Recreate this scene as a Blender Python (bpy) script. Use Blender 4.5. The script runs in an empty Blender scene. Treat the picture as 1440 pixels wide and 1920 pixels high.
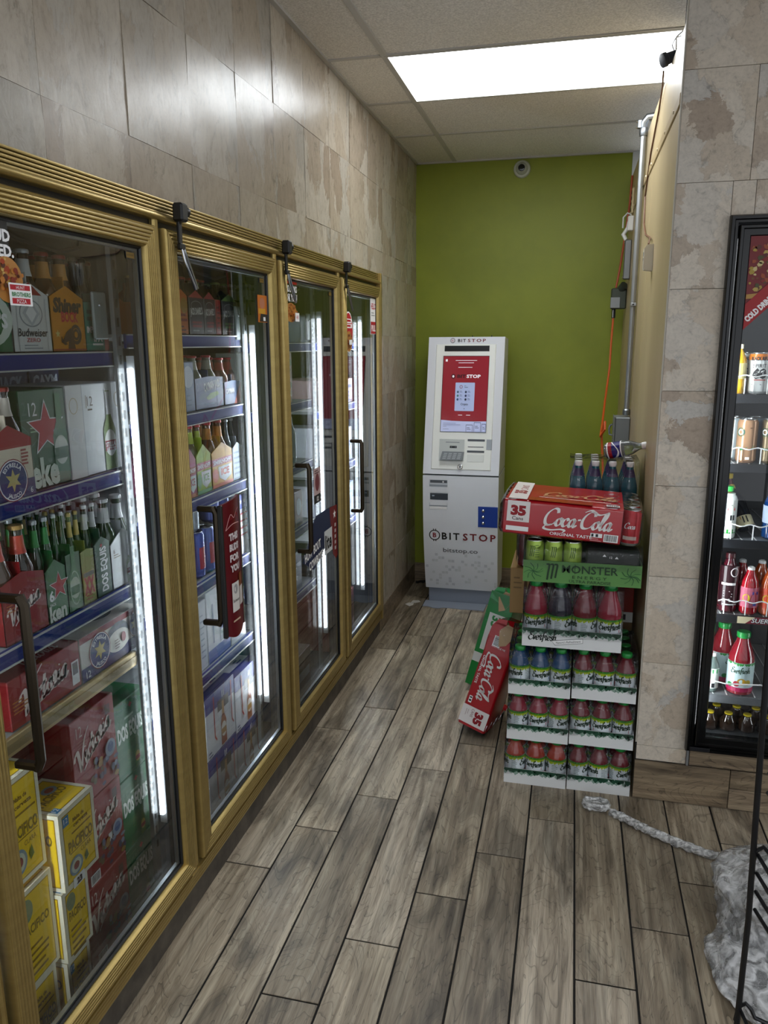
import bpy, bmesh, math, random
from mathutils import Vector, Matrix, noise
C = bpy.context; SC = C.scene; COL = SC.collection
random.seed(11)
PI = math.pi
V = Vector

# ------------------------------------------------------------------ camera, world, exposure
H = 1.6
cam_d = bpy.data.cameras.new('camera'); cam = bpy.data.objects.new('camera', cam_d); COL.objects.link(cam)
cam_d.sensor_fit = 'VERTICAL'; cam_d.sensor_height = 24.0; cam_d.lens = 1450.0 / 1920.0 * 24.0
cam_d.clip_start = 0.05
_r = V((0.9721, 0.2344, -0.0050)); _d = V((0.0455, -0.2095, -0.9767)); _f = V((-0.2300, 0.9493, -0.2143))
cam.matrix_world = Matrix(((_r.x, -_d.x, -_f.x, 0), (_r.y, -_d.y, -_f.y, 0), (_r.z, -_d.z, -_f.z, H), (0, 0, 0, 1)))
SC.camera = cam
world = bpy.data.worlds.new('world'); SC.world = world; world.use_nodes = True
world.node_tree.nodes['Background'].inputs[0].default_value = (0.80, 0.84, 0.90, 1)
world.node_tree.nodes['Background'].inputs[1].default_value = 1.1
SC.view_settings.view_transform = 'Standard'; SC.view_settings.look = 'None'
SC.view_settings.gamma = 1.0; SC.view_settings.use_curve_mapping = False
SC.view_settings.exposure = 0.10
SC.cycles.use_denoising = True
SC.cycles.max_bounces = 10; SC.cycles.transparent_max_bounces = 24
SC.cycles.glossy_bounces = 5; SC.cycles.diffuse_bounces = 4; SC.cycles.transmission_bounces = 6
SC.cycles.sample_clamp_indirect = 6.0; SC.cycles.caustics_reflective = False; SC.cycles.caustics_refractive = False
PANEL_LIGHT = 9.0      # visible ceiling panel
STORE_LIGHT = 7.0      # panels further back in the shop
LED_POWER = {1: 6.0, 2: 36.0, 3: 6.0, 4: 42.0}

# ------------------------------------------------------------------ materials
def lin(h):
    h = h.lstrip('#'); h = h if len(h) == 6 else ''.join(c+c for c in h)
    o = []
    for i in (0, 2, 4):
        c = int(h[i:i+2], 16) / 255.0
        o.append(c / 12.92 if c <= 0.04045 else ((c + 0.055) / 1.055) ** 2.4)
    return (o[0], o[1], o[2], 1.0)

MATS = {}
def mat(h, rough=0.5, metal=0.0, spec=0.5, coat=0.0, emit=0.0, trans=0.0, key=None):
    k = key or (h, rough, metal, spec, coat, emit, trans)
    if k in MATS: return MATS[k]
    m = bpy.data.materials.new('paint_' + h.strip('#')); m.use_nodes = True
    b = m.node_tree.nodes['Principled BSDF']
    b.inputs['Base Color'].default_value = lin(h); b.inputs['Roughness'].default_value = rough
    b.inputs['Metallic'].default_value = metal; b.inputs['Specular IOR Level'].default_value = spec
    b.inputs['Coat Weight'].default_value = coat; b.inputs['Transmission Weight'].default_value = trans
    if emit:
        b.inputs['Emission Color'].default_value = lin(h); b.inputs['Emission Strength'].default_value = emit
    m.diffuse_color = lin(h)
    MATS[k] = m
    return m

class NT:
    """small node-tree writer"""
    def __init__(s, name):
        s.m = bpy.data.materials.new(name); s.m.use_nodes = True
        s.n = s.m.node_tree.nodes; s.l = s.m.node_tree.links
        s.b = s.n['Principled BSDF']; s.out = s.n['Material Output']
    def new(s, t, **kw):
        n = s.n.new('ShaderNode' + t)
        for k, v in kw.items():
            if k.startswith('i_'):
                kk = k[2:]
                n.inputs[int(kk) if kk.isdigit() else kk].default_value = v
            else: setattr(n, k, v)
        return n
    def link(s, a, ao, b, bi):
        s.l.new(a.outputs[ao], b.inputs[bi])
    def ramp(s, pts, src, so='Fac'):
        r = s.new('ValToRGB'); e = r.color_ramp.elements
        while len(e) < len(pts): e.new(0.5)
        for el, (p, c) in zip(e, pts):
            el.position = p; el.color = lin(c) if isinstance(c, str) else (c, c, c, 1)
        s.l.new(src.outputs[so], r.inputs[0]); return r
    def coords(s, scale, rnd=37.0):
        tc = s.new('TexCoord'); oi = s.new('ObjectInfo')
        mul = s.new('VectorMath', operation='MULTIPLY'); s.l.new(tc.outputs['Object'], mul.inputs[0]); mul.inputs[1].default_value = scale
        sc = s.new('VectorMath', operation='SCALE'); cmb = s.new('CombineXYZ')
        a = s.new('Math', operation='MULTIPLY', i_1=rnd); s.l.new(oi.outputs['Random'], a.inputs[0])
        b = s.new('Math', operation='MULTIPLY', i_1=rnd * 2.7); s.l.new(oi.outputs['Random'], b.inputs[0])
        s.l.new(a.outputs[0], cmb.inputs[0]); s.l.new(b.outputs[0], cmb.inputs[1]); s.l.new(a.outputs[0], cmb.inputs[2])
        ad = s.new('VectorMath', operation='ADD'); s.l.new(mul.outputs[0], ad.inputs[0]); s.l.new(cmb.outputs[0], ad.inputs[1])
        s.rnd = oi
        return ad
    def bump(s, src, so, strength, dist):
        bp = s.new('Bump', i_Strength=strength, i_Distance=dist); s.l.new(src.outputs[so], bp.inputs['Height'])
        s.l.new(bp.outputs[0], s.b.inputs['Normal']); return bp
    def mixcol(s, fac_node, fo, a, b, blend='MIX', fac=None):
        m = s.new('Mix', data_type='RGBA', blend_type=blend)
        if fac_node: s.l.new(fac_node.outputs[fo], m.inputs[0])
        else: m.inputs[0].default_value = fac
        for i, x in ((6, a), (7, b)):
            if isinstance(x, str): m.inputs[i].default_value = lin(x)
            else: s.l.new(x[0].outputs[x[1]], m.inputs[i])
        return m

def wood_mat(name, axis, dark, mid, light, rough=0.42):
    t = NT(name)
    sc = {'y': (34, 2.2, 8), 'x': (2.2, 34, 34), 'xz': (2.2, 8, 34)}[axis]
    lo = {'y': (0.20, 0.9, 1), 'x': (0.9, 0.20, 0.20), 'xz': (0.9, 1, 0.20)}[axis]
    hi = {'y': (5.0, 2.4, 1), 'x': (2.4, 5.0, 5.0), 'xz': (2.4, 1, 5.0)}[axis]
    co = t.coords(sc)
    def scaled(k):
        v = t.new('VectorMath', operation='MULTIPLY'); t.link(co, 0, v, 0); v.inputs[1].default_value = k; return v
    n1 = t.new('TexNoise', i_Scale=1.0, i_Detail=8.0, i_Roughness=0.66, i_Distortion=0.8); t.link(co, 0, n1, 'Vector')
    n2 = t.new('TexNoise', i_Scale=1.0, i_Detail=3.0, i_Roughness=0.5, i_Distortion=1.5); t.link(scaled(lo), 0, n2, 'Vector')
    n3 = t.new('TexNoise', i_Scale=1.0, i_Detail=4.0, i_Roughness=0.7); t.link(scaled(hi), 0, n3, 'Vector')
    # growth-ring lines: many bands cut out of the slow noise, strong only in some planks
    mm = t.new('Math', operation='MULTIPLY', i_1=15.0); t.link(n2, 'Fac', mm, 0)
    fr = t.new('Math', operation='FRACT'); t.link(mm, 0, fr, 0)
    rl = t.ramp([(0.0, 0.18), (0.05, 0.62), (0.16, 1.0), (1.0, 1.0)], fr, 0)
    # knots
    vo = t.new('TexVoronoi', i_Scale=1.0, i_Randomness=1.0); t.link(scaled({'y': (0.16, 0.75, 1), 'x': (.75, .16, .16), 'xz': (.75, 1, .16)}[axis]), 0, vo, 'Vector')
    kn = t.ramp([(0.0, 0.30), (0.045, 0.45), (0.11, 1.0), (1.0, 1.0)], vo, 'Distance')
    r1 = t.ramp([(0.30, dark), (0.47, mid), (0.64, light)], n1)
    r2 = t.ramp([(0.34, 0.52), (0.46, 0.92), (0.56, 1.06), (0.72, 1.22)], n2)
    r3 = t.ramp([(0.30, 0.50), (0.46, 0.95), (0.7, 1.10)], n3)
    m1 = t.mixcol(None, 0, (r1, 0), (r2, 0), 'MULTIPLY', 1.0)
    m2 = t.mixcol(None, 0, (m1, 2), (rl, 0), 'MULTIPLY', 0.7)
    m2 = t.mixcol(None, 0, (m2, 2), (r3, 0), 'MULTIPLY', 0.8)
    m2 = t.mixcol(None, 0, (m2, 2), (kn, 0), 'MULTIPLY', 0.8)
    rv = t.ramp([(0.0, '#cfccc6'), (0.5, '#f0ede6'), (1.0, '#ffffff')], t.rnd, 'Random')
    m3 = t.mixcol(None, 0, (m2, 2), (rv, 0), 'MULTIPLY', 1.0)
    t.link(m3, 2, t.b, 'Base Color'); t.b.inputs['Roughness'].default_value = rough
    t.bump(n1, 'Fac', 0.25, 0.002)
    return t.m

def stone_mat(name, scale, rough, bump, tones, streak=1.0, gap=0.0):
    """blotchy slate print: irregular patches of a few tones, thin dark veins between some of them, fine mottling"""
    t = NT(name)
    co = t.coords((scale, scale, scale * streak))
    n1 = t.new('TexNoise', i_Scale=1.3, i_Detail=8.0, i_Roughness=0.68, i_Distortion=0.6); t.link(co, 0, n1, 'Vector')
    wv = t.new('VectorMath', operation='MULTIPLY_ADD'); t.l.new(n1.outputs['Color'], wv.inputs[0]); wv.inputs[1].default_value = (1.5, 1.5, 1.5); t.link(co, 0, wv, 2)
    vo = t.new('TexVoronoi', i_Scale=0.75, i_Randomness=1.0); t.link(wv, 0, vo, 'Vector')
    sv = t.new('SeparateColor'); t.l.new(vo.outputs['Color'], sv.inputs[0])
    ve = t.new('TexVoronoi', i_Scale=0.75, i_Randomness=1.0, feature='DISTANCE_TO_EDGE'); t.link(wv, 0, ve, 'Vector')
    n2 = t.new('TexNoise', i_Scale=2.4, i_Detail=9.0, i_Roughness=0.72, i_Distortion=1.2); t.link(co, 0, n2, 'Vector')
    n3 = t.new('TexNoise', i_Scale=9.0, i_Detail=6.0, i_Roughness=0.7); t.link(co, 0, n3, 'Vector')
    r1 = t.ramp([(0.0, tones[0]), (0.3, tones[1]), (0.62, tones[2]), (1.0, tones[3])], sv, 0)
    r2 = t.ramp([(0.33, 0.60), (0.44, 0.92), (0.56, 1.0), (0.75, 1.10)], n2)
    r3 = t.ramp([(0.30, 0.78), (0.5, 1.0), (0.8, 1.04)], n3)
    rv = t.ramp([(0.0, 0.62), (0.025, 0.92), (0.06, 1.0)], ve, 'Distance')
    m = t.mixcol(None, 0, (r1, 0), (r2, 0), 'MULTIPLY', 0.85)
    m = t.mixcol(None, 0, (m, 2), (r3, 0), 'MULTIPLY', 0.8)
    vm = t.ramp([(0.46, 0.0), (0.6, 0.8)], n1)
    m2 = t.mixcol(vm, 0, (m, 2), (rv, 0), 'MULTIPLY')
    t.link(m2, 2, t.b, 'Base Color'); t.b.inputs['Roughness'].default_value = rough
    t.bump(n2, 'Fac', bump, 0.004)
    return t.m

def noisy_mat(name, c1, c2, scale, rough=0.5, bump=0.0, metal=0.0, dist=0.002, stretch=(1, 1, 1)):
    t = NT(name)
    co = t.coords(tuple(scale * k for k in stretch))
    n = t.new('TexNoise', i_Scale=1.0, i_Detail=5.0, i_Roughness=0.6); t.link(co, 0, n, 'Vector')
    r = t.ramp([(0.35, c1), (0.65, c2)], n)
    t.link(r, 0, t.b, 'Base Color'); t.b.inputs['Roughness'].default_value = rough; t.b.inputs['Metallic'].default_value = metal
    if bump: t.bump(n, 'Fac', bump, dist)
    return t.m

def clear_mat(name, tint=(1, 1, 1), rough=0.02, ior=1.45, gloss=1.0, film=0.0, bump=0.0, bscale=30.0, filmcol=(0.8, 0.82, 0.85)):
    """thin clear sheet: light passes straight through, the surface mirrors by Fresnel; film = share of milky plastic"""
    t = NT(name); t.n.remove(t.b)
    tr = t.new('BsdfTransparent'); tr.inputs[0].default_value = (*tint, 1)
    gl = t.new('BsdfGlossy'); gl.inputs['Roughness'].default_value = rough; gl.inputs[0].default_value = (gloss, gloss, gloss, 1)
    fr = t.new('Fresnel'); fr.inputs[0].default_value = ior
    base = tr
    if film:
        df = t.new('BsdfDiffuse'); df.inputs[0].default_value = (*filmcol, 1)
        mf = t.new('MixShader')
        tc = t.new('TexCoord'); nz = t.new('TexNoise', i_Scale=bscale * 0.7, i_Detail=4.0, i_Distortion=1.5); t.l.new(tc.outputs['Object'], nz.inputs['Vector'])
        rp = t.ramp([(0.38, film * 0.25), (0.62, film)], nz)
        t.l.new(rp.outputs[0], mf.inputs[0]); t.l.new(tr.outputs[0], mf.inputs[1]); t.l.new(df.outputs[0], mf.inputs[2]); base = mf
    mx = t.new('MixShader')
    t.l.new(fr.outputs[0], mx.inputs[0]); t.l.new(base.outputs[0], mx.inputs[1]); t.l.new(gl.outputs[0], mx.inputs[2])
    if bump:
        tc = t.new('TexCoord'); nz = t.new('TexNoise', i_Scale=bscale, i_Detail=3.0, i_Distortion=2.0); t.l.new(tc.outputs['Object'], nz.inputs['Vector'])
        bp = t.new('Bump', i_Strength=bump, i_Distance=0.01); t.l.new(nz.outputs['Fac'], bp.inputs['Height'])
        t.l.new(bp.outputs[0], gl.inputs['Normal']); t.l.new(bp.outputs[0], fr.inputs['Normal'])
    t.l.new(mx.outputs[0], t.out.inputs['Surface'])
    return t.m

def emit_mat(name, col, strength):
    t = NT(name); t.n.remove(t.b)
    e = t.new('Emission'); e.inputs[0].default_value = (*col, 1); e.inputs[1].default_value = strength
    t.l.new(e.outputs[0], t.out.inputs['Surface']); return t.m

M = dict(
    plank=wood_mat('grey wood tile', 'y', '#6b6051', '#a69885', '#cbbfab'),
    base_wood=wood_mat('brown wood tile', 'xz', '#5d5144', '#8b7b67', '#a8977f', 0.45),
    grout=mat('#1b1917', 0.9),
    stone_l=stone_mat('left wall vinyl stone', 9.0, 0.27, 0.16, ('#948574', '#a79a88', '#b5ab9c', '#a39c90'), 0.5),
    stone_r=stone_mat('front wall vinyl stone', 11.0, 0.42, 0.10, ('#ab9a88', '#c9bba8', '#d3c8b8', '#c2bdb5')),
    green=noisy_mat('green wall paint', '#7c861b', '#889220', 2.5, 0.5, 0.08),
    cream=noisy_mat('beige wall panel', '#b7a37d', '#c4b18b', 3.0, 0.38, 0.03, stretch=(1, 1, 0.15)),
    ceil=noisy_mat('speckled ceiling tile', '#cbc8c2', '#efece6', 160.0, 0.9, 0.25),
    gridw=mat('#b9b7b2', 0.5),
    gold=noisy_mat('gold anodised metal', '#a58f58', '#b09a60', 6.0, 0.36, 0.0, 0.75, stretch=(1, 1, 8)),
    black=mat('#0b0c0e', 0.45), blackg=mat('#060708', 0.18), rubber=mat('#17181b', 0.7),
    bronze=mat('#3d352a', 0.35, 0.8), chrome=mat('#c8cacc', 0.15, 1.0), steel=mat('#8f9498', 0.35, 0.9), galv=mat('#a5a9ab', 0.4, 0.8),
    liner=mat('#3c4142', 0.6), white=mat('#e6e7e8', 0.45), whitep=mat('#f0f1ef', 0.35, coat=0.2),
    dark_metal=mat('#23262a', 0.5),
    pane=clear_mat('door glass', (0.93, 0.955, 0.95), 0.0, 1.5),
    wrap=clear_mat('shrink wrap', (0.97, 0.97, 0.97), 0.10, 1.36, 0.55, 0.015, 0.35, 22.0),
    bag=clear_mat('stretch wrap bundle', (0.9, 0.9, 0.9), 0.16, 1.5, 1.0, 0.78, 0.9, 30.0, (0.95, 0.96, 0.97)),
    strand=clear_mat('stretch wrap tail', (0.95, 0.95, 0.95), 0.2, 1.5, 1.0, 0.85, 0.4, 60.0, (0.92, 0.92, 0.91)),
    fwhite=mat('#f2f2f2', 0.5), fblack=mat('#15161a', 0.5), fred=mat('#b3162a', 0.45), fnavy=mat('#1d2a63', 0.45), fgold=mat('#c9a24a', 0.45),
)
import colorsys
def p(h, r=0.45):
    """printing ink: as named, a little deeper and fuller"""
    h = h.lstrip('#'); c = [int(h[i:i+2], 16)/255 for i in (0, 2, 4)]; q = colorsys.rgb_to_hsv(*c)
    k = colorsys.hsv_to_rgb(q[0], min(1, q[1]*1.22), q[2]*(0.90 if q[1] > .3 else .97))
    return mat('#%02x%02x%02x' % tuple(round(v*255) for v in k), r)
# ------------------------------------------------------------------ mesh building
class MB:
    def __init__(s): s.v = []; s.f = []; s.mi = []; s.mats = []
    def slot(s, m):
        if m not in s.mats: s.mats.append(m)
        return s.mats.index(m)
    def add(s, vs, fs, m, X=None):
        o = len(s.v); k = s.slot(m)
        s.v.extend([tuple(X @ V(q)) if X else tuple(q) for q in vs])
        for f in fs: s.f.append([i + o for i in f]); s.mi.append(k)
        return s
    def box(s, x0, x1, y0, y1, z0, z1, m, b=0.0, X=None):
        if x0 > x1: x0, x1 = x1, x0
        if y0 > y1: y0, y1 = y1, y0
        if z0 > z1: z0, z1 = z1, z0
        if not b:
            vs = [(x, y, z) for z in (z0, z1) for y in (y0, y1) for x in (x0, x1)]
            fs = [(0, 2, 3, 1), (4, 5, 7, 6), (0, 1, 5, 4), (2, 6, 7, 3), (0, 4, 6, 2), (1, 3, 7, 5)]
            return s.add(vs, fs, m, X)
        b = min(b, (x1-x0)*.49, (y1-y0)*.49, (z1-z0)*.49)
        vs = []; idx = {}
        for i in (0, 1):
            for j in (0, 1):
                for k in (0, 1):
                    P = [(x0, x1)[i], (y0, y1)[j], (z0, z1)[k]]; I = [b*(1-2*i), b*(1-2*j), b*(1-2*k)]
                    for a in range(3):
                        q = [P[n] + (0 if n == a else I[n]) for n in range(3)]
                        idx[i, j, k, a] = len(vs); vs.append(q)
        fs = []
        def g(i, j, k, a): return idx[i, j, k, a]
        for i in (0, 1):
            q = [g(i, 0, 0, 0), g(i, 1, 0, 0), g(i, 1, 1, 0), g(i, 0, 1, 0)]; fs.append(q if i else q[::-1])
            q = [g(0, i, 0, 1), g(0, i, 1, 1), g(1, i, 1, 1), g(1, i, 0, 1)]; fs.append(q if i else q[::-1])
            q = [g(0, 0, i, 2), g(1, 0, i, 2), g(1, 1, i, 2), g(0, 1, i, 2)]; fs.append(q if i else q[::-1])
        for j in (0, 1):
            for k in (0, 1):
                q = [g(0, j, k, 1), g(1, j, k, 1), g(1, j, k, 2), g(0, j, k, 2)]; fs.append(q if (j == k) else q[::-1])
                q = [g(j, 0, k, 0), g(j, 0, k, 2), g(j, 1, k, 2), g(j, 1, k, 0)]; fs.append(q if (j == k) else q[::-1])
                q = [g(j, k, 0, 0), g(j, k, 1, 0), g(j, k, 1, 1), g(j, k, 0, 1)]; fs.append(q if (j == k) else q[::-1])
        for i in (0, 1):
            for j in (0, 1):
                for k in (0, 1):
                    q = [g(i, j, k, 0), g(i, j, k, 1), g(i, j, k, 2)]; fs.append(q if (i+j+k) % 2 else q[::-1])
        return s.add(vs, fs, m, X)
    def lathe(s, prof, m, n=16, X=None, ms=None):
        """prof: [(r,z)], z up; ms: material per segment"""
        vs = []
        for r, z in prof:
            for i in range(n):
                a = 2*PI*i/n; vs.append((r*math.cos(a), r*math.sin(a), z))
        for j in range(len(prof)-1):
            fs = [(j*n+i, j*n+(i+1) % n, (j+1)*n+(i+1) % n, (j+1)*n+i) for i in range(n)]
            if j == 0: s.add(vs, fs, ms[j] if ms else m, X); base = len(s.v) - len(vs)
            else:
                k = s.slot(ms[j] if ms else m)
                for f in fs: s.f.append([i+base for i in f]); s.mi.append(k)
        k0 = s.slot(ms[0] if ms else m); k1 = s.slot(ms[-1] if ms else m)
        if prof[0][0] > 1e-5: s.f.append([base+i for i in range(n)][::-1]); s.mi.append(k0)
        if prof[-1][0] > 1e-5: s.f.append([base+(len(prof)-1)*n+i for i in range(n)]); s.mi.append(k1)
        return s
    def cyl(s, p0, p1, r, m, n=12, r1=None):
        p0 = V(p0); p1 = V(p1); d = p1-p0; q = V((0, 0, 1)).rotation_difference(d.normalized()) if d.length else None
        X = Matrix.Translation(p0) @ q.to_matrix().to_4x4()
        return s.lathe([(r, 0), (r1 if r1 is not None else r, d.length)], m, n, X)
    def tube(s, path, r, m, n=8, closed=False):
        path = [V(q) for q in path]; N = len(path); vs = []; ref = None
        for i, q in enumerate(path):
            if closed: t = path[(i+1) % N] - path[i-1]
            else: t = path[min(i+1, N-1)] - path[max(i-1, 0)]
            t.normalize()
            if ref is None: ref = t.orthogonal().normalized()
            ref = (ref - t*ref.dot(t)); ref = ref.normalized() if ref.length > 1e-6 else t.orthogonal().normalized()
            b = t.cross(ref); rr = r[i] if isinstance(r, (list, tuple)) else r
            vs += [q + (ref*math.cos(2*PI*k/n) + b*math.sin(2*PI*k/n))*rr for k in range(n)]
        fs = []
        for i in range(N if closed else N-1):
            j = (i+1) % N
            fs += [(i*n+k, i*n+(k+1) % n, j*n+(k+1) % n, j*n+k) for k in range(n)]
        if not closed: fs += [tuple(range(n))[::-1], tuple((N-1)*n+k for k in range(n))]
        return s.add(vs, fs, m)
    def prism(s, poly, a0, a1, m, axis='x', X=None):
        """poly (u,v) extruded along axis from a0 to a1; x:(y,z) y:(x,z) z:(x,y)"""
        f = {'x': lambda u, v, a: (a, u, v), 'y': lambda u, v, a: (u, a, v), 'z': lambda u, v, a: (u, v, a)}[axis]
        n = len(poly); vs = [f(u, v, a0) for u, v in poly] + [f(u, v, a1) for u, v in poly]
        fs = [tuple(range(n))[::-1], tuple(range(n, 2*n))] + [(i, (i+1) % n, n+(i+1) % n, n+i) for i in range(n)]
        return s.add(vs, fs, m, X)
    def build(s, name, parent=None, smooth=30, loc=None, rot=None, recalc=True):
        me = bpy.data.meshes.new(name); me.from_pydata(s.v, [], s.f)
        for m in s.mats: me.materials.append(m)
        me.polygons.foreach_set('material_index', s.mi)
        if recalc:
            bm = bmesh.new(); bm.from_mesh(me); bmesh.ops.recalc_face_normals(bm, faces=bm.faces[:]); bm.to_mesh(me); bm.free()
        if smooth:
            me.polygons.foreach_set('use_smooth', [True]*len(me.polygons))
            me.set_sharp_from_angle(angle=math.radians(smooth))
        me.update()
        return inst(name, me, parent, loc, rot)

def inst(name, me, parent=None, loc=None, rot=None):
    o = bpy.data.objects.new(name, me); COL.objects.link(o)
    if parent: o.parent = parent
    if loc: o.location = loc
    if rot: o.rotation_euler = rot
    return o

def tag(o, label=None, cat=None, group=None, kind=None):
    if label: o['label'] = label
    if cat: o['category'] = cat
    if group: o['group'] = group
    if kind: o['kind'] = kind
    return o

def thing(name, label, cat, loc=(0, 0, 0), rz=0.0, group=None, rot=None):
    o = bpy.data.objects.new(name, None); COL.objects.link(o); o.empty_display_size = 0.05
    o.location = loc; o.rotation_euler = rot if rot else (0, 0, rz)
    return tag(o, label, cat, group)

# ------------------------------------------------------------------ flat lettering and print
_tc = {}
def text2d(s, bold=0.0, track=1.0):
    """outline of a word set in the built-in face, cap height 1: (verts, faces, width)"""
    k = (s, bold, track)
    if k in _tc: return _tc[k]
    cu = bpy.data.curves.new('t', 'FONT'); cu.body = s; cu.resolution_u = 2; cu.offset = bold * 0.73; cu.space_character = track
    ob = bpy.data.objects.new('t', cu); me = bpy.data.meshes.new_from_object(ob)
    vs = [(q.co.x / 0.73, q.co.y / 0.73) for q in me.vertices]; fs = [tuple(f.vertices) for f in me.polygons]
    bpy.data.objects.remove(ob); bpy.data.curves.remove(cu); bpy.data.meshes.remove(me)
    x0 = min(q[0] for q in vs); w = max(q[0] for q in vs) - x0
    _tc[k] = ([(x-x0, y) for x, y in vs], fs, w)
    return _tc[k]

GL = {  # pen strokes of a joined-up hand, x-height 1: (advance, strokes)
 'C': (1.45, [[(1.45, 1.6), (1.3, 2.05), (.85, 2.1), (.35, 1.6), (.15, .85), (.35, .15), (.8, 0), (1.25, .2), (1.55, .6)]]),
 'o': (.8, [[(.5, 1), (.2, .8), (.1, .3), (.35, 0), (.65, .25), (.7, .7), (.48, 1), (.6, .85), (.9, .95)]]),
 'c': (.75, [[(.68, .75), (.5, 1), (.2, .8), (.1, .3), (.32, 0), (.6, .12), (.85, .4)]]),
 'a': (.95, [[(.68, .8), (.48, 1), (.2, .8), (.1, .3), (.3, 0), (.55, .25), (.74, .95)], [(.74, .95), (.66, .3), (.8, 0), (1.05, .3)]]),
 'l': (.55, [[(.1, .4), (.5, 1.5), (.52, 2.1), (.32, 2.05), (.18, 1.2), (.16, .3), (.34, 0), (.6, .3)]]),
 '-': (.45, [[(.05, .95), (.4, 1.0)]]),
 'V': (1.0, [[(-.5, 1.3), (-.3, 1.75), (.1, 1.8), (.22, 1.3), (.25, .3), (.3, -.1), (.55, .4), (.95, 1.3), (1.5, 2.2), (2.3, 2.75)]]),
 'i': (.5, [[(.1, .5), (.26, 1), (.18, .3), (.32, 0), (.55, .35)], [(.3, 1.4), (.36, 1.5)]]),
 't': (.5, [[(.34, 1.8), (.2, .8), (.18, .2), (.34, 0), (.6, .35)], [(0, 1.1), (.62, 1.2)]]),
 'r': (.65, [[(.08, .5), (.22, 1.1), (.5, .95), (.4, .4), (.48, 0), (.75, .35)]]),
 'E': (1.05, [[(1.1, 1.75), (.85, 2.1), (.45, 1.85), (.5, 1.35), (.9, 1.15)], [(.9, 1.15), (.4, 1.05), (.12, .55), (.4, .02), (.85, .08), (1.2, .5)]]),
 'v': (.68, [[(0, .85), (.16, 1), (.3, .05), (.5, .5), (.66, 1.02)]]),
 'e': (.7, [[(.14, .45), (.6, .62), (.5, 1), (.2, .82), (.12, .25), (.38, 0), (.75, .35)]]),
 'f': (.55, [[(.8, 1.75), (.58, 2.1), (.36, 1.6), (.28, 0), (.15, -.5)], [(.05, 1), (.68, 1.05)]]),
 's': (.6, [[(.56, .82), (.35, 1), (.15, .78), (.42, .48), (.54, .22), (.35, 0), (.08, .16)]]),
 'h': (.85, [[(.2, 2.1), (.1, 0)], [(.12, .5), (.42, 1), (.6, .8), (.55, .12), (.7, 0), (.9, .3)]]),
}
def _smooth(pts, k=5):
    out = []; n = len(pts)
    for i in range(n-1):
        a = pts[max(i-1, 0)]; b = pts[i]; c = pts[i+1]; d = pts[min(i+2, n-1)]
        for j in range(k):
            t = j/k
            out.append(tuple(0.5*((2*b[q]) + (-a[q]+c[q])*t + (2*a[q]-5*b[q]+4*c[q]-d[q])*t*t + (-a[q]+3*b[q]-3*c[q]+d[q])*t**3) for q in (0, 1)))
    out.append(tuple(pts[-1])); return out
_sc = {}
def ribbon(pts, thin, thick, nib=0.6, k=5):
    P = _smooth(pts, k); vs = []; fs = []
    for i, q in enumerate(P):
        a = P[max(i-1, 0)]; b = P[min(i+1, len(P)-1)]; dx, dy = b[0]-a[0], b[1]-a[1]; L = math.hypot(dx, dy) or 1
        w = thin + (thick-thin)*abs(math.sin(math.atan2(dy, dx) - nib)) ; w *= 0.5
        vs += [(q[0]-dy/L*w, q[1]+dx/L*w), (q[0]+dy/L*w, q[1]-dx/L*w)]
    for i in range(len(P)-1): fs.append((2*i+1, 2*i+3, 2*i+2, 2*i))
    return vs, fs
def script2d(word, thin=.07, thick=.26, slant=.22, extra=()):
    k = (word, thin, thick, slant, len(extra))
    if k in _sc: return _sc[k]
    vs = []; fs = []; x = 0
    for ch in word:
        adv, st = GL[ch]
        for q in st:
            a, b = ribbon([(px+x, py) for px, py in q], thin, thick); o = len(vs)
            vs += a; fs += [tuple(i+o for i in f) for f in b]
        x += adv
    for q in extra:
        a, b = ribbon(q, thin, thick*.8, k=8); o = len(vs); vs += a; fs += [tuple(i+o for i in f) for f in b]
    vs = [(px+slant*py, py) for px, py in vs]
    _sc[k] = (vs, fs, x); return _sc[k]
COLA_SWASH = ([(1.2, .12), (.5, -.05), (.35, -.45), (1.2, -.6), (2.4, -.42), (2.9, -.55), (2.7, -.8)], [(4.5, 2.0), (5.2, 2.3), (6.2, 1.85), (7.3, 2.25)])
VIC_SWASH = ([(.6, -.45), (1.6, -.1), (3.2, .05), (5.4, .12)],)

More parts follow.
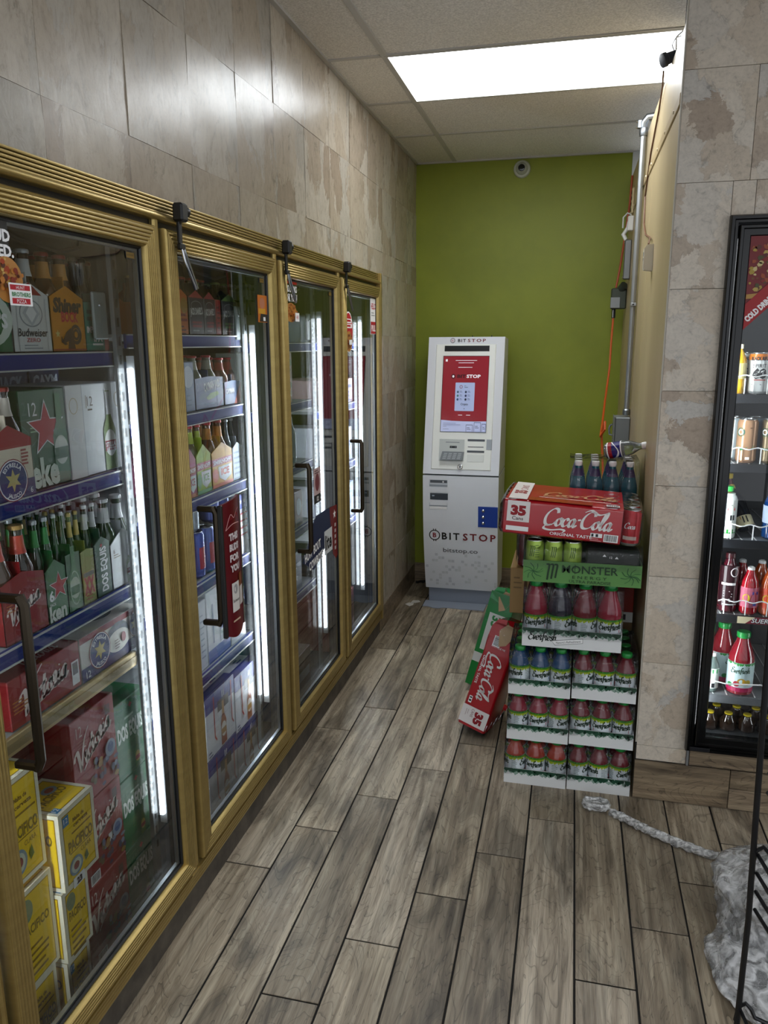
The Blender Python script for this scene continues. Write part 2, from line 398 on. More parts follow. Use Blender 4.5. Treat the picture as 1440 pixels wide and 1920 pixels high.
class Face:
    """a printable face: origin o, unit axes u, v (v up); fn maps (u,v,lift) to a point instead when given"""
    def __init__(s, mb, o=(0, 0, 0), u=(1, 0, 0), v=(0, 0, 1), fn=None, off=0.0005):
        s.mb = mb; s.o = V(o); s.u = V(u); s.w = V(v); s.n = s.u.cross(s.w).normalized(); s.fn = fn; s.k = off
    def pt(s, a, b): return s.fn(a, b, s.k) if s.fn else s.o + s.u*a + s.w*b + s.n*s.k
    def polys(s, vs, fs, m):
        s.mb.add([s.pt(a, b) for a, b in vs], fs, m); s.k += 0.00016
    def poly(s, pts, m): s.polys(pts, [tuple(range(len(pts)))], m)
    def rect(s, x0, y0, x1, y1, m, nx=1):
        vs = []; fs = []
        for i in range(nx+1):
            x = x0+(x1-x0)*i/nx; vs += [(x, y0), (x, y1)]
        for i in range(nx): fs.append((2*i, 2*i+2, 2*i+3, 2*i+1))
        s.polys(vs, fs, m)
    def ell(s, cx, cy, rx, ry, m, n=22): s.poly([(cx+rx*math.cos(2*PI*i/n), cy+ry*math.sin(2*PI*i/n)) for i in range(n)], m)
    def ring(s, cx, cy, rx, ry, t, m, n=26):
        vs = []
        for i in range(n):
            c, d = math.cos(2*PI*i/n), math.sin(2*PI*i/n); vs += [(cx+rx*c, cy+ry*d), (cx+(rx-t)*c, cy+(ry-t)*d)]
        s.polys(vs, [(2*i, (2*i+2) % (2*n), (2*i+3) % (2*n), 2*i+1) for i in range(n)], m)
    def star(s, cx, cy, r, m, inner=.42, pts=5, a0=PI/2):
        s.poly([(cx+(r if i % 2 == 0 else r*inner)*math.cos(a0+PI*i/pts), cy+(r if i % 2 == 0 else r*inner)*math.sin(a0+PI*i/pts)) for i in range(2*pts)], m)
    def place(s, shape, x, y, h, m, rot=0.0, align=0.0, sx=1.0, shear=0.0):
        vs, fs, w = shape; c, d = math.cos(rot), math.sin(rot)
        q = [((a - w*align)*h*sx + shear*b*h, b*h) for a, b in vs]
        s.polys([(x+a*c-b*d, y+a*d+b*c) for a, b in q], fs, m)
    def text(s, t, x, y, h, m, w=None, bold=0.0, rot=0.0, align=0.0, shear=0.0, track=1.0):
        sh = text2d(t, bold, track); sx = (w/(sh[2]*h)) if w else 1.0
        s.place(sh, x, y, h, m, rot, align, sx, shear)
    def script(s, word, x, y, w, m, rot=0.0, thin=.08, thick=.30, slant=.25, extra=()):
        sh = script2d(word, thin, thick, slant, extra); s.place(sh, x, y, w/(sh[2]+slant*1.6), m, rot)
    def arc(s, t, cx, cy, r, h, m, a_mid, bold=0.03, inside=False):
        """a word along a circle, a_mid the angle of its middle"""
        sh = text2d(t, bold); vs, fs, w = sh; q = []
        for a, b in vs:
            if inside: th = a_mid + (a-w/2)*h/r; rr = r - b*h
            else: th = a_mid - (a-w/2)*h/r; rr = r + b*h
            q.append((cx+rr*math.cos(th), cy+rr*math.sin(th)))
        s.polys(q, fs, m)
    def lines(s, x, y, w, n, gap, t, m, seed=1):
        rr = random.Random(seed)
        for i in range(n): s.rect(x, y-i*gap-t, x+w*rr.uniform(.65, 1), y-i*gap, m)
    def barcode(s, x, y, w, h, seed=3):
        s.rect(x, y, x+w, y+h, M['fwhite']); rr = random.Random(seed); k = x+w*.06
        while k < x+w*.92:
            t = w*rr.choice((.02, .035, .05)); s.rect(k, y+h*.12, k+t, y+h*.92, M['fblack']); s.k -= 0.00016; k += t+w*rr.choice((.025, .045))
        s.k += 0.00016
    def leaves(s, x0, x1, y, h, m, n, seed=5, down=True):
        """ragged fringe of little leaves along a line"""
        rr = random.Random(seed); vs = []; fs = []
        for i in range(n):
            cx = x0+(x1-x0)*(i+.5)/n; L = h*rr.uniform(.55, 1); w = (x1-x0)/n*.8; k = rr.uniform(-.6, .6)*w*1.5; o = len(vs); sg = -1 if down else 1
            vs += [(cx-w*.5, y), (cx+w*.5, y), (cx+w*.7+k*.5, y+sg*L*.5), (cx+k, y+sg*L), (cx-w*.7+k*.5, y+sg*L*.5)]
            vs = [(min(max(a, x0), x1), b) for a, b in vs]
            fs.append((o, o+1, o+2, o+3, o+4))
        s.polys(vs, fs, m)

def cylface(mb, r, z0=0, a0=0.0, off=0.0006):
    """wraps print round a standing cylinder; u in metres round the side from angle a0, v up from z0"""
    return Face(mb, fn=lambda a, b, k: V(((r+k)*math.cos(a0+a/r), (r+k)*math.sin(a0+a/r), z0+b)), off=off)
# ------------------------------------------------------------------ room shell
XL, YB, ZC = -1.0, 5.0, 2.665
YN = -3.2            # the shop goes on behind the camera
XR = 3.2
def struct(name, mb, parent=None, **kw):
    o = mb.build(name, parent, **kw)
    if not parent: o['kind'] = 'structure'
    return o

fl = struct('floor', MB().box(XL-1.3, XR, YN, YB+.1, -.06, -.0035, M['grout']))
PW, PL = 0.1535, 0.9
planks = {}
for c in range(-7, 21):
    x0 = -0.0805 + PW*c; x1 = x0+PW
    if x0 < XL-.02: x0 = XL-.02
    if x1 <= x0+.02: continue
    y = 1.973 + 0.2255*((c+6) % 4) - PL*5
    while y < YB:
        ya, yb = max(y, YN), min(y+PL, YB)
        if yb-ya > .03 and yb > .5 and x0 < 2.0:
            k = (round(x1-x0, 3), round(yb-ya, 3))
            if k not in planks:
                planks[k] = MB().box(.0026, k[0]-.0026, .0026, k[1]-.0026, -.0035, 0, M['plank'], .001).build('plank', fl)
                o = planks[k]
            else: o = inst('plank', planks[k].data, fl)
            o.location = (x0, ya, random.uniform(-.0004, .0002))
        y += PL
# green wall at the back
gw = struct('wall_back', MB().box(XL-1.3, .2755, YB, YB+.1, 0, ZC, M['green']))
struct('wall_back_return', MB().box(.2755, .36, YB-.004, YB+.1, 2.4, ZC, mat('#c9ccca', .5)))
# left wall over and beside the cooler: square vinyl stone tiles on a backing
wl = struct('wall_left', MB().box(XL-.08, XL-.004, YN, YB, 1.95, ZC, M['grout']).box(XL-.08, XL-.004, 3.992, YB, 0, 1.95, M['grout']))
T1 = .3015; rows = [(2.367, ZC-.002), (2.0565, 2.367), (1.9435, 2.0565)]
def put_tile(y0, y1, z0, z1):
    """one vinyl tile: thin, its sheet gently buckled and its edges lifting a little"""
    w, h = y1-y0, z1-z0; n, m = 8, max(2, int(8*h/.31)); sd = random.uniform(0, 50); vs = []
    for i in range(n+1):
        for j in range(m+1):
            a, c = i/n, j/m; e = max(abs(a-.5), abs(c-.5))*2
            q = .0022*noise.noise(V((a*1.6+sd, c*1.6, sd)))+.0007*noise.noise(V((a*5+sd, c*5, 3)))+.0012*max(e-.7, 0)/.3*abs(noise.noise(V((sd, a*2, c*2))))
            vs.append((.0035+q, -w/2+.0003+(w-.0006)*a, -h/2+.0003+(h-.0006)*c))
    fs = [(i*(m+1)+j, (i+1)*(m+1)+j, (i+1)*(m+1)+j+1, i*(m+1)+j+1) for i in range(n) for j in range(m)]
    ring = [i*(m+1) for i in range(n+1)]+[n*(m+1)+j for j in range(1, m+1)]+[i*(m+1)+m for i in range(n-1, -1, -1)]+[j for j in range(m-1, 0, -1)]
    k = len(vs); vs += [(-.004, vs[r][1], vs[r][2]) for r in ring]; L = len(ring)
    fs += [(ring[i], k+i, k+(i+1) % L, ring[(i+1) % L]) for i in range(L)]
    o = MB().add(vs, fs, M['stone_l']).build('wall_tile', wl, 40)
    o.location = (XL+random.uniform(0, .0012), (y0+y1)/2, (z0+z1)/2); o.rotation_euler = (0, random.uniform(-.006, .006), random.uniform(-.005, .005))
for z0, z1 in rows:
    y = 1.3915 - T1*5
    while y < YB-.01:
        put_tile(y, min(y+T1, YB), z0, z1); y += T1
for r in range(6):
    z1 = 1.9435 - r*.31; z0 = max(z1-.31, .13)
    for ya, yb in ((3.994, 1.3915+T1*9), (1.3915+T1*9, 1.3915+T1*10), (1.3915+T1*10, 1.3915+T1*11), (1.3915+T1*11, YB)):
        put_tile(ya, min(yb, YB), z0, z1)
bl = struct('baseboard_left', MB().box(XL-.004, XL+.006, 3.994, YB, 0, .13, M['base_wood'], .001))
struct('baseboard_back', MB().box(XL, .275, YB-.009, YB, 0, .13, M['base_wood'], .001))
# right partition: beige metal panels standing free below the ceiling
WX, WT = .2765, 2.515
wr = struct('wall_right', MB().box(WX+.002, WX+.05, 2.645, YB, 0, WT, M['cream']))
for i, (ya, yb) in enumerate(((2.645, 3.52), (3.524, 4.27), (4.274, YB-.006))):
    MB().box(WX-.0015, WX+.003, ya, yb, 0, 2.285, M['cream'], .001).build('wall_panel', wr)
    MB().box(WX-.0015, WX+.003, ya, yb, 2.325, WT, M['cream'], .001).build('wall_panel', wr)
st = MB().box(WX-.006, WX+.002, 2.65, YB-.01, 2.288, 2.322, mat('#b29c74', .4), .002)
for i in range(9): st.lathe([(.006, 0), (.005, .003), (0, .004)], mat('#d8cba9', .35), 8, Matrix.Translation((WX-.006, 2.8+i*.25, 2.305)) @ Matrix.Rotation(-PI/2, 4, 'Y'))
st.build('joint_strip', wr)
MB().box(WX-.004, WX+.004, 2.637, 2.647, .2, ZC, mat('#cfcabd', .5), .001).build('corner_bead', wr)
# front wall that holds the drinks fridge
YF = 2.636
FX0, FX1 = .437, 1.14; FZ0, FZ1 = .215, 1.965
wf = MB()
wf.box(WX, FX0, YF+.003, YF+.07, 0, ZC, M['grout']).box(FX0, FX1, YF+.003, YF+.07, FZ1, ZC, M['grout']).box(FX0, FX1, YF+.003, YF+.07, 0, FZ0, M['grout']).box(FX1, XR, YF+.003, YF+.07, 0, ZC, M['grout'])
wf = struct('wall_front', wf)
zr = [.207, .519, .828, 1.137, 1.444, 1.756, 2.064, 2.376, ZC-.002]
def ftile(x0, x1, z0, z1):
    o = MB().box(-(x1-x0)/2+.0006, (x1-x0)/2-.0006, -.003, .004, -(z1-z0)/2+.0006, (z1-z0)/2-.0006, M['stone_r'], .0006).build('wall_tile', wf)
    o.location = ((x0+x1)/2, YF, (z0+z1)/2)
for i in range(len(zr)-1):
    z0, z1 = zr[i], zr[i+1]
    if z1 <= FZ1+.01: ftile(WX, FX0, z0, z1)
    else:
        off = .482 if i % 2 == 0 else .502
        xs = [WX, off, off+.3, off+.6, off+.9]
        for a, b in zip(xs, xs[1:]):
            if z0 < FZ1 and b > FX0+.001:
                if a < FX0: ftile(a, FX0, z0, z1)
                ftile(max(a, FX0), b, FZ1, z1)
            else: ftile(a, b, z0, z1)
ftile(WX, .443, .152, .207)
bf = MB().box(WX-.004, XR, YF-.001, YF+.004, 0, .215, M['grout'])
bf = struct('baseboard_front', bf)
def bplank(x0, x1, z0, z1, y=YF-.009):
    o = MB().box(-(x1-x0)/2+.0012, (x1-x0)/2-.0012, 0, .009, -(z1-z0)/2+.0012, (z1-z0)/2-.0012, M['base_wood'], .001).build('plank', bf)
    o.location = ((x0+x1)/2, y, (z0+z1)/2)
bplank(WX-.004, .590, .002, .150); bplank(.590, 1.2, .080, .150); bplank(.590, 1.2, .002, .080); bplank(.452, 1.2, .153, .213)
MB().box(.443, .451, YF-.010, YF, .150, .215, mat('#8b8d8e', .4, .5), .001).build('trim_end', bf)

# ceiling: lay-in tiles on a white grid
GX, GY = -.757, 3.1625
ce = struct('ceiling', MB().box(XL-1.3, XR, YN, YB+.1, ZC+.02, ZC+.08, mat('#8d8a84', .9)))
cols = [XL, GX, GX+1.2, GX+2.4, GX+3.6]; rws = [GY-.595*k for k in range(10, 0, -1)] + [GY, GY+.595, GY+1.19, YB]
LIGHTS = [(GX, GX+1.2, GY, GY+.595)]
for yy in (GY-.595*6, GY-.595*9): LIGHTS += [(GX, GX+1.2, yy, yy+.595), (GX+2.4, GX+3.6, yy, yy+.595)]
LIGHTS.append((GX+2.4, GX+3.6, GY, GY+.595))
for i in range(len(cols)-1):
    for j in range(len(rws)-1):
        x0, x1, y0, y1 = cols[i], cols[i+1], rws[j], rws[j+1]
        if any(abs(a-x0) < .01 and abs(c-y0) < .01 for a, b, c, d in LIGHTS) or y1 < -2.9: continue
        MB().box(x0+.004, x1-.004, y0+.004, y1-.004, ZC+.004, ZC+.02, M['ceil']).build('ceiling_tile', ce)
for x in cols[1:]: MB().box(x-.012, x+.012, YN, YB, ZC-.001, ZC+.006, M['gridw'], .001).build('grid_bar', ce)
for y in rws[1:-1]:
    if y > 1.2: 
        for a, b in zip(cols, cols[1:]): MB().box(a+.012, b-.012, y-.011, y+.011, ZC-.0005, ZC+.006, M['gridw'], .001).build('grid_bar', ce)
MB().box(XL, XL+.022, YN, YB, ZC-.004, ZC+.004, M['gridw']).build('wall_angle', ce)
MB().box(XL, .276, YB-.022, YB, ZC-.004, ZC+.004, M['gridw']).build('wall_angle', ce)
lab = ['bright white light panel in the ceiling above the kiosk aisle']
for i, (x0, x1, y0, y1) in enumerate(LIGHTS):
    l = thing('ceiling_light', lab[0] if i == 0 else ('first', 'second', 'third', 'fourth', 'fifth', 'sixth')[i]+' white ceiling light panel of the shop, out of the picture', 'light', ((x0+x1)/2, (y0+y1)/2, ZC-.002), group=None if i == 0 else 'shop ceiling lights')
    w, h = (x1-x0)/2-.012, (y1-y0)/2-.012
    MB().box(-w, w, -h, h, .002, .012, emit_mat('light diffuser', (.93, .97, 1.0), PANEL_LIGHT if i == 0 else STORE_LIGHT)).build('diffuser', l)
    f = MB()
    for a in (-1, 1): f.box(a*w, a*(w+.012), -h-.012, h+.012, 0, .012, M['gridw']); f.box(-w, w, a*h, a*(h+.012), 0, .012, M['gridw'])
    f.build('light_frame', l)
# ------------------------------------------------------------------ walk-in cooler: five glass doors in a ribbed gold frame
cooler = thing('walk_in_cooler', 'long walk-in beer cooler with gold ribbed frames and glass doors', 'cooler', (XL, 0, 0))
CX = XL     # parts below are given in room coordinates; CX takes them to the thing's own
def cpart(name, mb, parent=cooler, **kw):
    mb.v = [(x-CX, y, z) for x, y, z in mb.v]
    return mb.build(name, parent, **kw)
MU = {0: 1.012, 1: 1.766, 2: 2.538, 3: 3.268, 4: 3.985}
Y0, Y1 = .25, 3.992
# insulated room behind the doors
b = MB(); L_ = M['liner']
b.box(-2.12, -2.08, Y0-.05, Y1+.05, 0, 2.3, L_).box(-2.08, -1.02, Y0-.05, Y0, 0, 2.3, L_).box(-2.08, -1.02, Y1, Y1+.05, 0, 2.3, L_)
b.box(-2.08, -1.02, Y0, Y1, 2.26, 2.3, L_).box(-2.08, -1.0, Y0, Y1, -.003, .03, mat('#26282a', .6)).box(-1.05, -1.004, Y0, Y1, 1.93, 2.26, L_)
cpart('inner_shell', b)
# header and sill, ribbed lengthwise
def ribs(z0, z1, n, x0=-.992, dx=.007, lip=None):
    pts = [(-1.03, z0), (x0, z0)]
    for i in range(n):
        a = z0+(z1-z0)*i/n; c = z0+(z1-z0)*(i+1)/n; d = (c-a)
        pts += [(x0, a+.0004), (x0+dx*.9, a+d*.18), (x0+dx, a+d*.5), (x0+dx*.9, a+d*.82), (x0, c-.0004)]
    return pts+[(-1.03, z1)]
def along_y(b, pts, y0, y1, m):
    n = len(pts); vs = [(x, y0, z) for x, z in pts]+[(x, y1, z) for x, z in pts]
    b.add(vs, [(i, (i+1) % n, n+(i+1) % n, n+i) for i in range(n)] + [tuple(range(n)), tuple(range(n, 2*n))[::-1]], m)
b = MB(); along_y(b, ribs(1.903, 1.9425, 5), Y0, Y1, M['gold'])
lipz = [(-1.03, 1.888), (-.982, 1.888), (-.974, 1.891), (-.972, 1.8965), (-.975, 1.902), (-1.03, 1.903)]
along_y(b, lipz, Y0, Y1, M['gold']); cpart('header_rail', b, smooth=50)
b = MB(); along_y(b, ribs(.092, .132, 4, -.985, .006), Y0, Y1, M['gold']); along_y(b, [(-1.03, .132), (-.985, .132), (-.983, .138), (-1.03, .142)], Y0, Y1, M['gold'])
cpart('sill_rail', b, smooth=50)
cpart('kick_plate', MB().box(-1.03, -.996, Y0, Y1, 0, .092, noisy_mat('dark kick board', '#3a352f', '#575047', 14, .6, .1), .001))
cpart('dark_gap', MB().box(-1.028, -.997, Y0, Y1, 1.872, 1.888, M['black']))  # black strip stands in for the shaded gap between header and doors
for k, y in MU.items():
    if k == 4:
        b = MB(); b.box(-1.03, -.972, 3.968, 3.992, .092, 1.9425, M['gold'], .003)
        cpart('end_post', b); continue
    b = MB().box(-1.054, -1.0, y-.020, y+.020, .142, 1.888, M['rubber'])
    b.cyl((-.992, y, .142), (-.992, y, 1.888), .0115, M['gold'], 10)
    cpart('mullion', b)
    # slotted steel upright behind the mullion
    b = MB().box(-1.102, -1.090, y-.036, y-.012, .1, 1.84, mat('#84888a', .5, .3))
    for i in range(36): b.box(-1.0902, -1.0892, y-.028, y-.020, .2+i*.045, .222+i*.045, M['black'])
    cpart('shelf_upright', b)

def frame_sweep(b, y0, y1, z0, z1, prof, m):
    """mitred frame: prof = [(inset, x)] run round the rectangle"""
    n = len(prof); vs = []
    for d, x in prof: vs += [(x, y0+d, z0+d), (x, y1-d, z0+d), (x, y1-d, z1-d), (x, y0+d, z1-d)]
    fs = []
    for i in range(n-1):
        for k in range(4): fs.append((i*4+k, i*4+(k+1) % 4, (i+1)*4+(k+1) % 4, (i+1)*4+k))
    b.add(vs, fs, m)

def wall_door(k):
    y0, y1, z0, z1 = MU[k-1]+.024, MU[k]-.022, .146, 1.872
    b = MB(); W = .053
    prof = [(0, -1.0), (0, -.978), (.003, -.972)]
    for i in range(5):
        a = .006+i*.0085; prof += [(a, -.9735), (a+.002, -.9702), (a+.0045, -.9695), (a+.007, -.9702), (a+.0083, -.9735)]
    prof += [(.050, -.972), (W, -.978), (W, -1.0)]
    frame_sweep(b, y0, y1, z0, z1, prof, M['gold'])
    d = cpart('door', b, smooth=50)
    g = MB(); frame_sweep(g, y0+W-.001, y1-W+.001, z0+W-.001, z1-W+.001, [(0, -.984), (.005, -.982), (.008, -.986), (.008, -1.004)], M['black']); cpart('gasket', g, d)
    for x in (-.988, -1.001):
        q = MB(); q.add([(x, y0+W, z0+W), (x, y1-W, z0+W), (x, y1-W, z1-W), (x, y0+W, z1-W)], [(0, 1, 2, 3)], M['pane']); cpart('glass_pane', q, d, smooth=0, recalc=False)
    # inner aluminium spacer of the insulated glass
    q = MB(); frame_sweep(q, y0+W+.008, y1-W-.008, z0+W+.006, z1-W-.006, [(0, -.990), (.006, -.990), (.006, -1.0)], mat('#9aa0a4', .35, .8)); cpart('glass_spacer', q, d)
    # pull handle
    h = MB(); hy = y0+.084; zt, zb = 1.162, .838; m = M['bronze']
    if k == 1: hy = 1.108
    for z in (zt, zb): h.box(-.975, -.922, hy-.009, hy+.009, z-.008, z+.008, m, .004)
    h.tube([(-.930, hy, zb-.006), (-.921, hy, zb+.012), (-.921, hy, (zt+zb)/2), (-.921, hy, zt-.012), (-.930, hy, zt+.006)], .0095, m, 8)
    cpart('handle', h, d)
    return d, y0+W, y1-W
DOORS = {k: wall_door(k) for k in (1, 2, 3, 4)}
# the next door to the near side, only its frame and pane reach into view
b = MB(); frame_sweep(b, .29, .99, .146, 1.872, [(0, -1.0), (0, -.978), (.003, -.972), (.05, -.972), (.053, -.978), (.053, -1.0)], M['gold']); d0 = cpart('door', b)
q = MB(); q.add([(-.99, .343, .2), (-.99, .937, .2), (-.99, .937, 1.82), (-.99, .343, 1.82)], [(0, 1, 2, 3)], M['pane']); cpart('glass_pane', q, d0, smooth=0, recalc=False)

# lamps on the mullions
for k in (0, 1, 2, 3, 4):
    y = MU[k] if k < 4 else MU[4]-.052
    z0, z1 = .30, {0: 1.54, 1: 1.54, 2: 1.63, 3: 1.70, 4: 1.70}[k]
    led = cpart('lamp_strip', MB().box(-1.084, -1.062, y-.010, y+.010, z0-.03, z1+.03, mat('#d5d8da', .3)))
    for s, e in ((-1, LED_POWER.get(k)), (1, LED_POWER.get(k+1) if k else 30.0)):
        if not e: continue
        em = emit_mat('lamp diodes', (.86, .92, 1.0), e*4.5); soft = emit_mat('lamp cover', (.86, .92, 1.0), e*(.8 if e < 10 else .25))
        cpart('lamp_cover', MB().prism([(-1.080, y+s*.010), (-1.066, y+s*.010), (-1.068, y+s*.019), (-1.078, y+s*.020)], z0, z1, soft, 'z'), led)
        n = int((z1-z0)/.019); q = MB()
        for i in range(n): q.box(-1.0765, -1.0695, y+s*.0185, y+s*.0215, z0+.008+i*.019, z0+.016+i*.019, em)
        tag(cpart('lamp_diodes', q, led), kind='stuff')
# shelves with blue price rails
SH = {1: [1.582, 1.288, .985, .800], 2: [1.624, 1.396, 1.134, .866, .566], 3: [1.60, 1.36, 1.10, .83, .55], 4: [1.60, 1.30, 1.0, .7]}
for k, zs in SH.items():
    ya, yb = MU[k-1]+.03, MU[k]-.038
    for i, z in enumerate(zs):
        s = MB().box(-1.62, -1.112, ya, yb, z-.010, z-.001, mat('#9ea3a4', .5))
        for j in range(12): s.box(-1.62, -1.112, ya+.02+j*(yb-ya-.04)/11-.002, ya+.02+j*(yb-ya-.04)/11+.002, z-.016, z-.010, mat('#9ea3a4', .5))
        sh = cpart('shelf', s)
        if k == 1 and i == 3: r = MB().box(-1.112, -1.100, ya, yb, z-.040, z, mat('#a08c5e', .4, .4), .002).box(-1.100, -1.0985, ya, yb, z-.030, z-.012, mat('#7d6c45', .4, .4))
        else:
            r = MB().box(-1.112, -1.104, ya, yb, z-.036, z, mat('#16286c', .6, spec=.15)).box(-1.104, -1.1, ya, yb, z-.0035, z-.0002, p('#b7b9b4', .3)).box(-1.104, -1.1, ya, yb, z-.037, z-.034, p('#b7b9b4', .3))
        cpart('price_rail', r, sh)
# cables and brackets in the dark top of the cooler
for y in (1.46, 2.26, 2.98):
    q = MB(); q.tube([(-1.24, y-.1, 1.925), (-1.22, y, 1.87), (-1.18, y+.06, 1.825), (-1.15, y+.16, 1.805), (-1.14, y+.22, 1.82), (-1.14, y+.24, 1.88)], .006, M['rubber'], 6); cpart('cable', q)
    q = MB().box(-1.108, -1.100, y+.200, y+.255, 1.61, 1.72, p('#8c9494', .5), .003).lathe([(.005, 0), (.004, .004)], M['steel'], 8, Matrix.Translation((-1.100, y+.225, 1.69)) @ Matrix.Rotation(PI/2, 4, 'Y'))
    cpart('bracket', q)

# padlock clasps hanging from the header over each pair of doors
for k, yy in ((1, 1.842), (2, 2.585), (3, 3.312)):
    b = MB(); g = M['black']
    b.box(-.972, -.944, yy-.017, yy+.017, 1.892, 1.936, g, .005)
    b.lathe([(.012, 0), (.0125, .012), (.011, .016)], g, 12, Matrix.Translation((-.958, yy+.014, 1.918)) @ Matrix.Rotation(-PI/2, 4, 'X') @ Matrix.Rotation(.3, 4, 'Y'))
    b.lathe([(.0065, 0), (.006, .002)], M['chrome'], 10, Matrix.Translation((-.958, yy+.030, 1.918)) @ Matrix.Rotation(-PI/2, 4, 'X'))
    b.box(-.966, -.958, yy-.010, yy+.006, 1.835, 1.895, g, .002)
    b.box(-.966, -.954, yy-.013, yy+.013, 1.826, 1.842, g, .003)
    lk = cpart('door_lock', b)
    s = MB(); s.tube([(-.958, yy-.004, 1.832), (-.955, yy+.004, 1.80), (-.952, yy+.050, 1.735), (-.952, yy+.060, 1.738), (-.954, yy+.022, 1.80), (-.957, yy+.008, 1.83)], .0032, M['chrome'] if k == 1 else M['steel'], 6)
    s.add([(-.9555, yy, 1.826), (-.9555, yy+.012, 1.826), (-.9555, yy+.032, 1.785), (-.9555, yy+.017, 1.785)], [(0, 1, 2, 3)], M['steel'])
    cpart('lock_strap', s, lk)

# stickers on the glass (printed flat)
def sticker(k, fn, name='sticker'):
    b = MB(); f = Face(b, (-.9865, 0, 0), (0, 1, 0), (0, 0, 1)); fn(f); return cpart(name, b, DOORS[k][0], smooth=0, recalc=False)
W_, K_, R_ = M['fwhite'], M['fblack'], M['fred']
def food(f, cx, cy, rx, ry, seed, cols=('#c98a4a', '#8d3b22', '#e0c07a', '#5b2d18', '#b5552f'), n=46):
    rr = random.Random(seed); f.ell(cx, cy, rx, ry, p('#c9955a'))
    for i in range(n):
        a = rr.uniform(0, 2*PI); q = rr.uniform(0, .86)**.6; s = rr.uniform(.07, .17)
        f.ell(cx+rx*q*math.cos(a), cy+ry*q*math.sin(a), rx*s, ry*s*rr.uniform(.6, 1.2), p(rr.choice(cols)), 7)
def s1(f):
    f.rect(1.073, 1.700, 1.248, 1.835, p('#1b1c1e')); f.rect(1.075, 1.815, 1.262, 1.822, p('#7a1c1e'))
    f.text('UD', 1.252, 1.778, .020, W_, bold=.06, align=1); f.text('ED.', 1.258, 1.752, .020, W_, bold=.06, align=1)
    food(f, 1.235, 1.712, .040, .040, 4)
    f.rect(1.226, 1.668, 1.286, 1.707, W_); f.rect(1.229, 1.695, 1.282, 1.704, R_); f.rect(1.232, 1.671, 1.280, 1.681, R_)
    f.text('HUNT', 1.256, 1.6965, .006, W_, align=.5); f.text('BROTHERS', 1.257, 1.684, .0075, p('#17813f'), align=.5, bold=.03); f.text('PIZZA', 1.256, 1.6725, .007, W_, align=.5)
sticker(1, s1)
def badge(f, y, z): f.rect(y-.018, z-.008, y+.018, z+.008, K_); f.rect(y-.016, z-.006, y+.016, z+.006, p('#8a7038', .3)); f.text('ANTHONY', y, z-.002, .005, K_, w=.028, align=.5)
for k in (1, 2, 3): sticker(k, lambda f: badge(f, DOORS[k][2]-.045, 1.795), 'maker_badge')
def s2(f):
    f.rect(2.378, 1.665, 2.458, 1.75, p('#d9883f')); f.ell(2.415, 1.725, .022, .018, p('#c98a70'), 12); f.rect(2.382, 1.692, 2.44, 1.708, p('#e6b24c')); f.poly([(2.39, 1.667), (2.455, 1.667), (2.455, 1.69), (2.40, 1.692)], K_); f.rect(2.42, 1.67, 2.438, 1.682, W_)
sticker(2, s2)
def s3(f):
    y = 2.625; f.rect(y-.01, 1.803, y+.125, 1.815, p('#b8231f')); f.text('THIS LOOKS', y-.006, 1.776, .022, W_, w=.128, bold=.05); f.text('FOR YOU', y-.004, 1.744, .026, W_, w=.126, bold=.05)
    food(f, y+.055, 1.705, .058, .034, 9, ('#a0602c', '#6e3415', '#d89a4f', '#c4793a')); f.rect(y+.078, 1.675, y+.120, 1.705, W_); f.text('HB', y+.099, 1.683, .014, R_, align=.5)
sticker(3, s3)
def s3b(f):
    y = 2.884; f.rect(y, .965, y+.088, 1.108, p('#c9b3b2')); f.rect(y, .965, y+.088, 1.0, K_); f.text('12', y+.045, .974, .018, W_, align=.5, bold=.05); f.ell(y+.042, 1.05, .026, .036, p('#7c3a44')); f.lines(y+.01, 1.1, .06, 2, .009, .004, p('#53282f'))
sticker(3, s3b, 'price_poster')
def s3c(f):
    n = p('#16264c'); r = p('#7d2531')
    f.poly([(2.73, .765), (2.79, .81), (2.84, .875), (2.90, .915), (3.02, .915), (3.10, .91), (3.10, .82), (3.02, .76), (2.94, .725), (2.86, .70)], n)
    f.poly([(3.08, .912), (3.195, .905), (3.192, .68), (3.16, .665), (3.12, .70), (3.10, .80)], r)
    f.star(3.15, .87, .022, W_)
    for i in range(5): f.rect(3.145, .71+i*.026, 3.165, .725+i*.026, p('#c9c2c4'))
    f.rect(3.0, .722, 3.108, .825, p('#dcdfe2')); f.text('lite', 3.054, .742, .064, K_, w=.092, bold=.05, align=.5)
    f.text("HOW 'BOUT", 2.752, .757, .036, W_, w=.20, bold=.05, rot=.10); f.text('COWBOYS!', 2.80, .712, .034, W_, w=.185, bold=.05, rot=.08)
sticker(3, s3c, 'football_poster')
def s4(f):
    y = 3.415; f.ell(y, 1.645, .072, .090, W_); f.ell(y, 1.645, .066, .084, R_); f.rect(y-.05, 1.685, y+.05, 1.703, W_); f.rect(y-.035, 1.690, y+.035, 1.699, R_); f.rect(y-.052, 1.663, y+.052, 1.681, W_); f.rect(y-.032, 1.668, y+.032, 1.677, R_)
    food(f, y, 1.605, .052, .045, 12, ('#8d4f2c', '#6e3415', '#c08a5b', '#a36a4a')); f.rect(y-.02, 1.59, y+.03, 1.612, W_)
sticker(4, s4)
def s4b(f):
    y = 3.806; f.rect(y, 1.64, y+.115, 1.815, W_); f.text('HELLO', y+.057, 1.762, .028, R_, w=.09, bold=.05, align=.5); f.lines(y+.018, 1.745, .07, 2, .012, .004, p('#777b80')); f.rect(y+.004, 1.642, y+.111, 1.70, R_); f.text('PULL', y+.057, 1.655, .03, W_, w=.08, bold=.05, align=.5)
sticker(4, s4b)
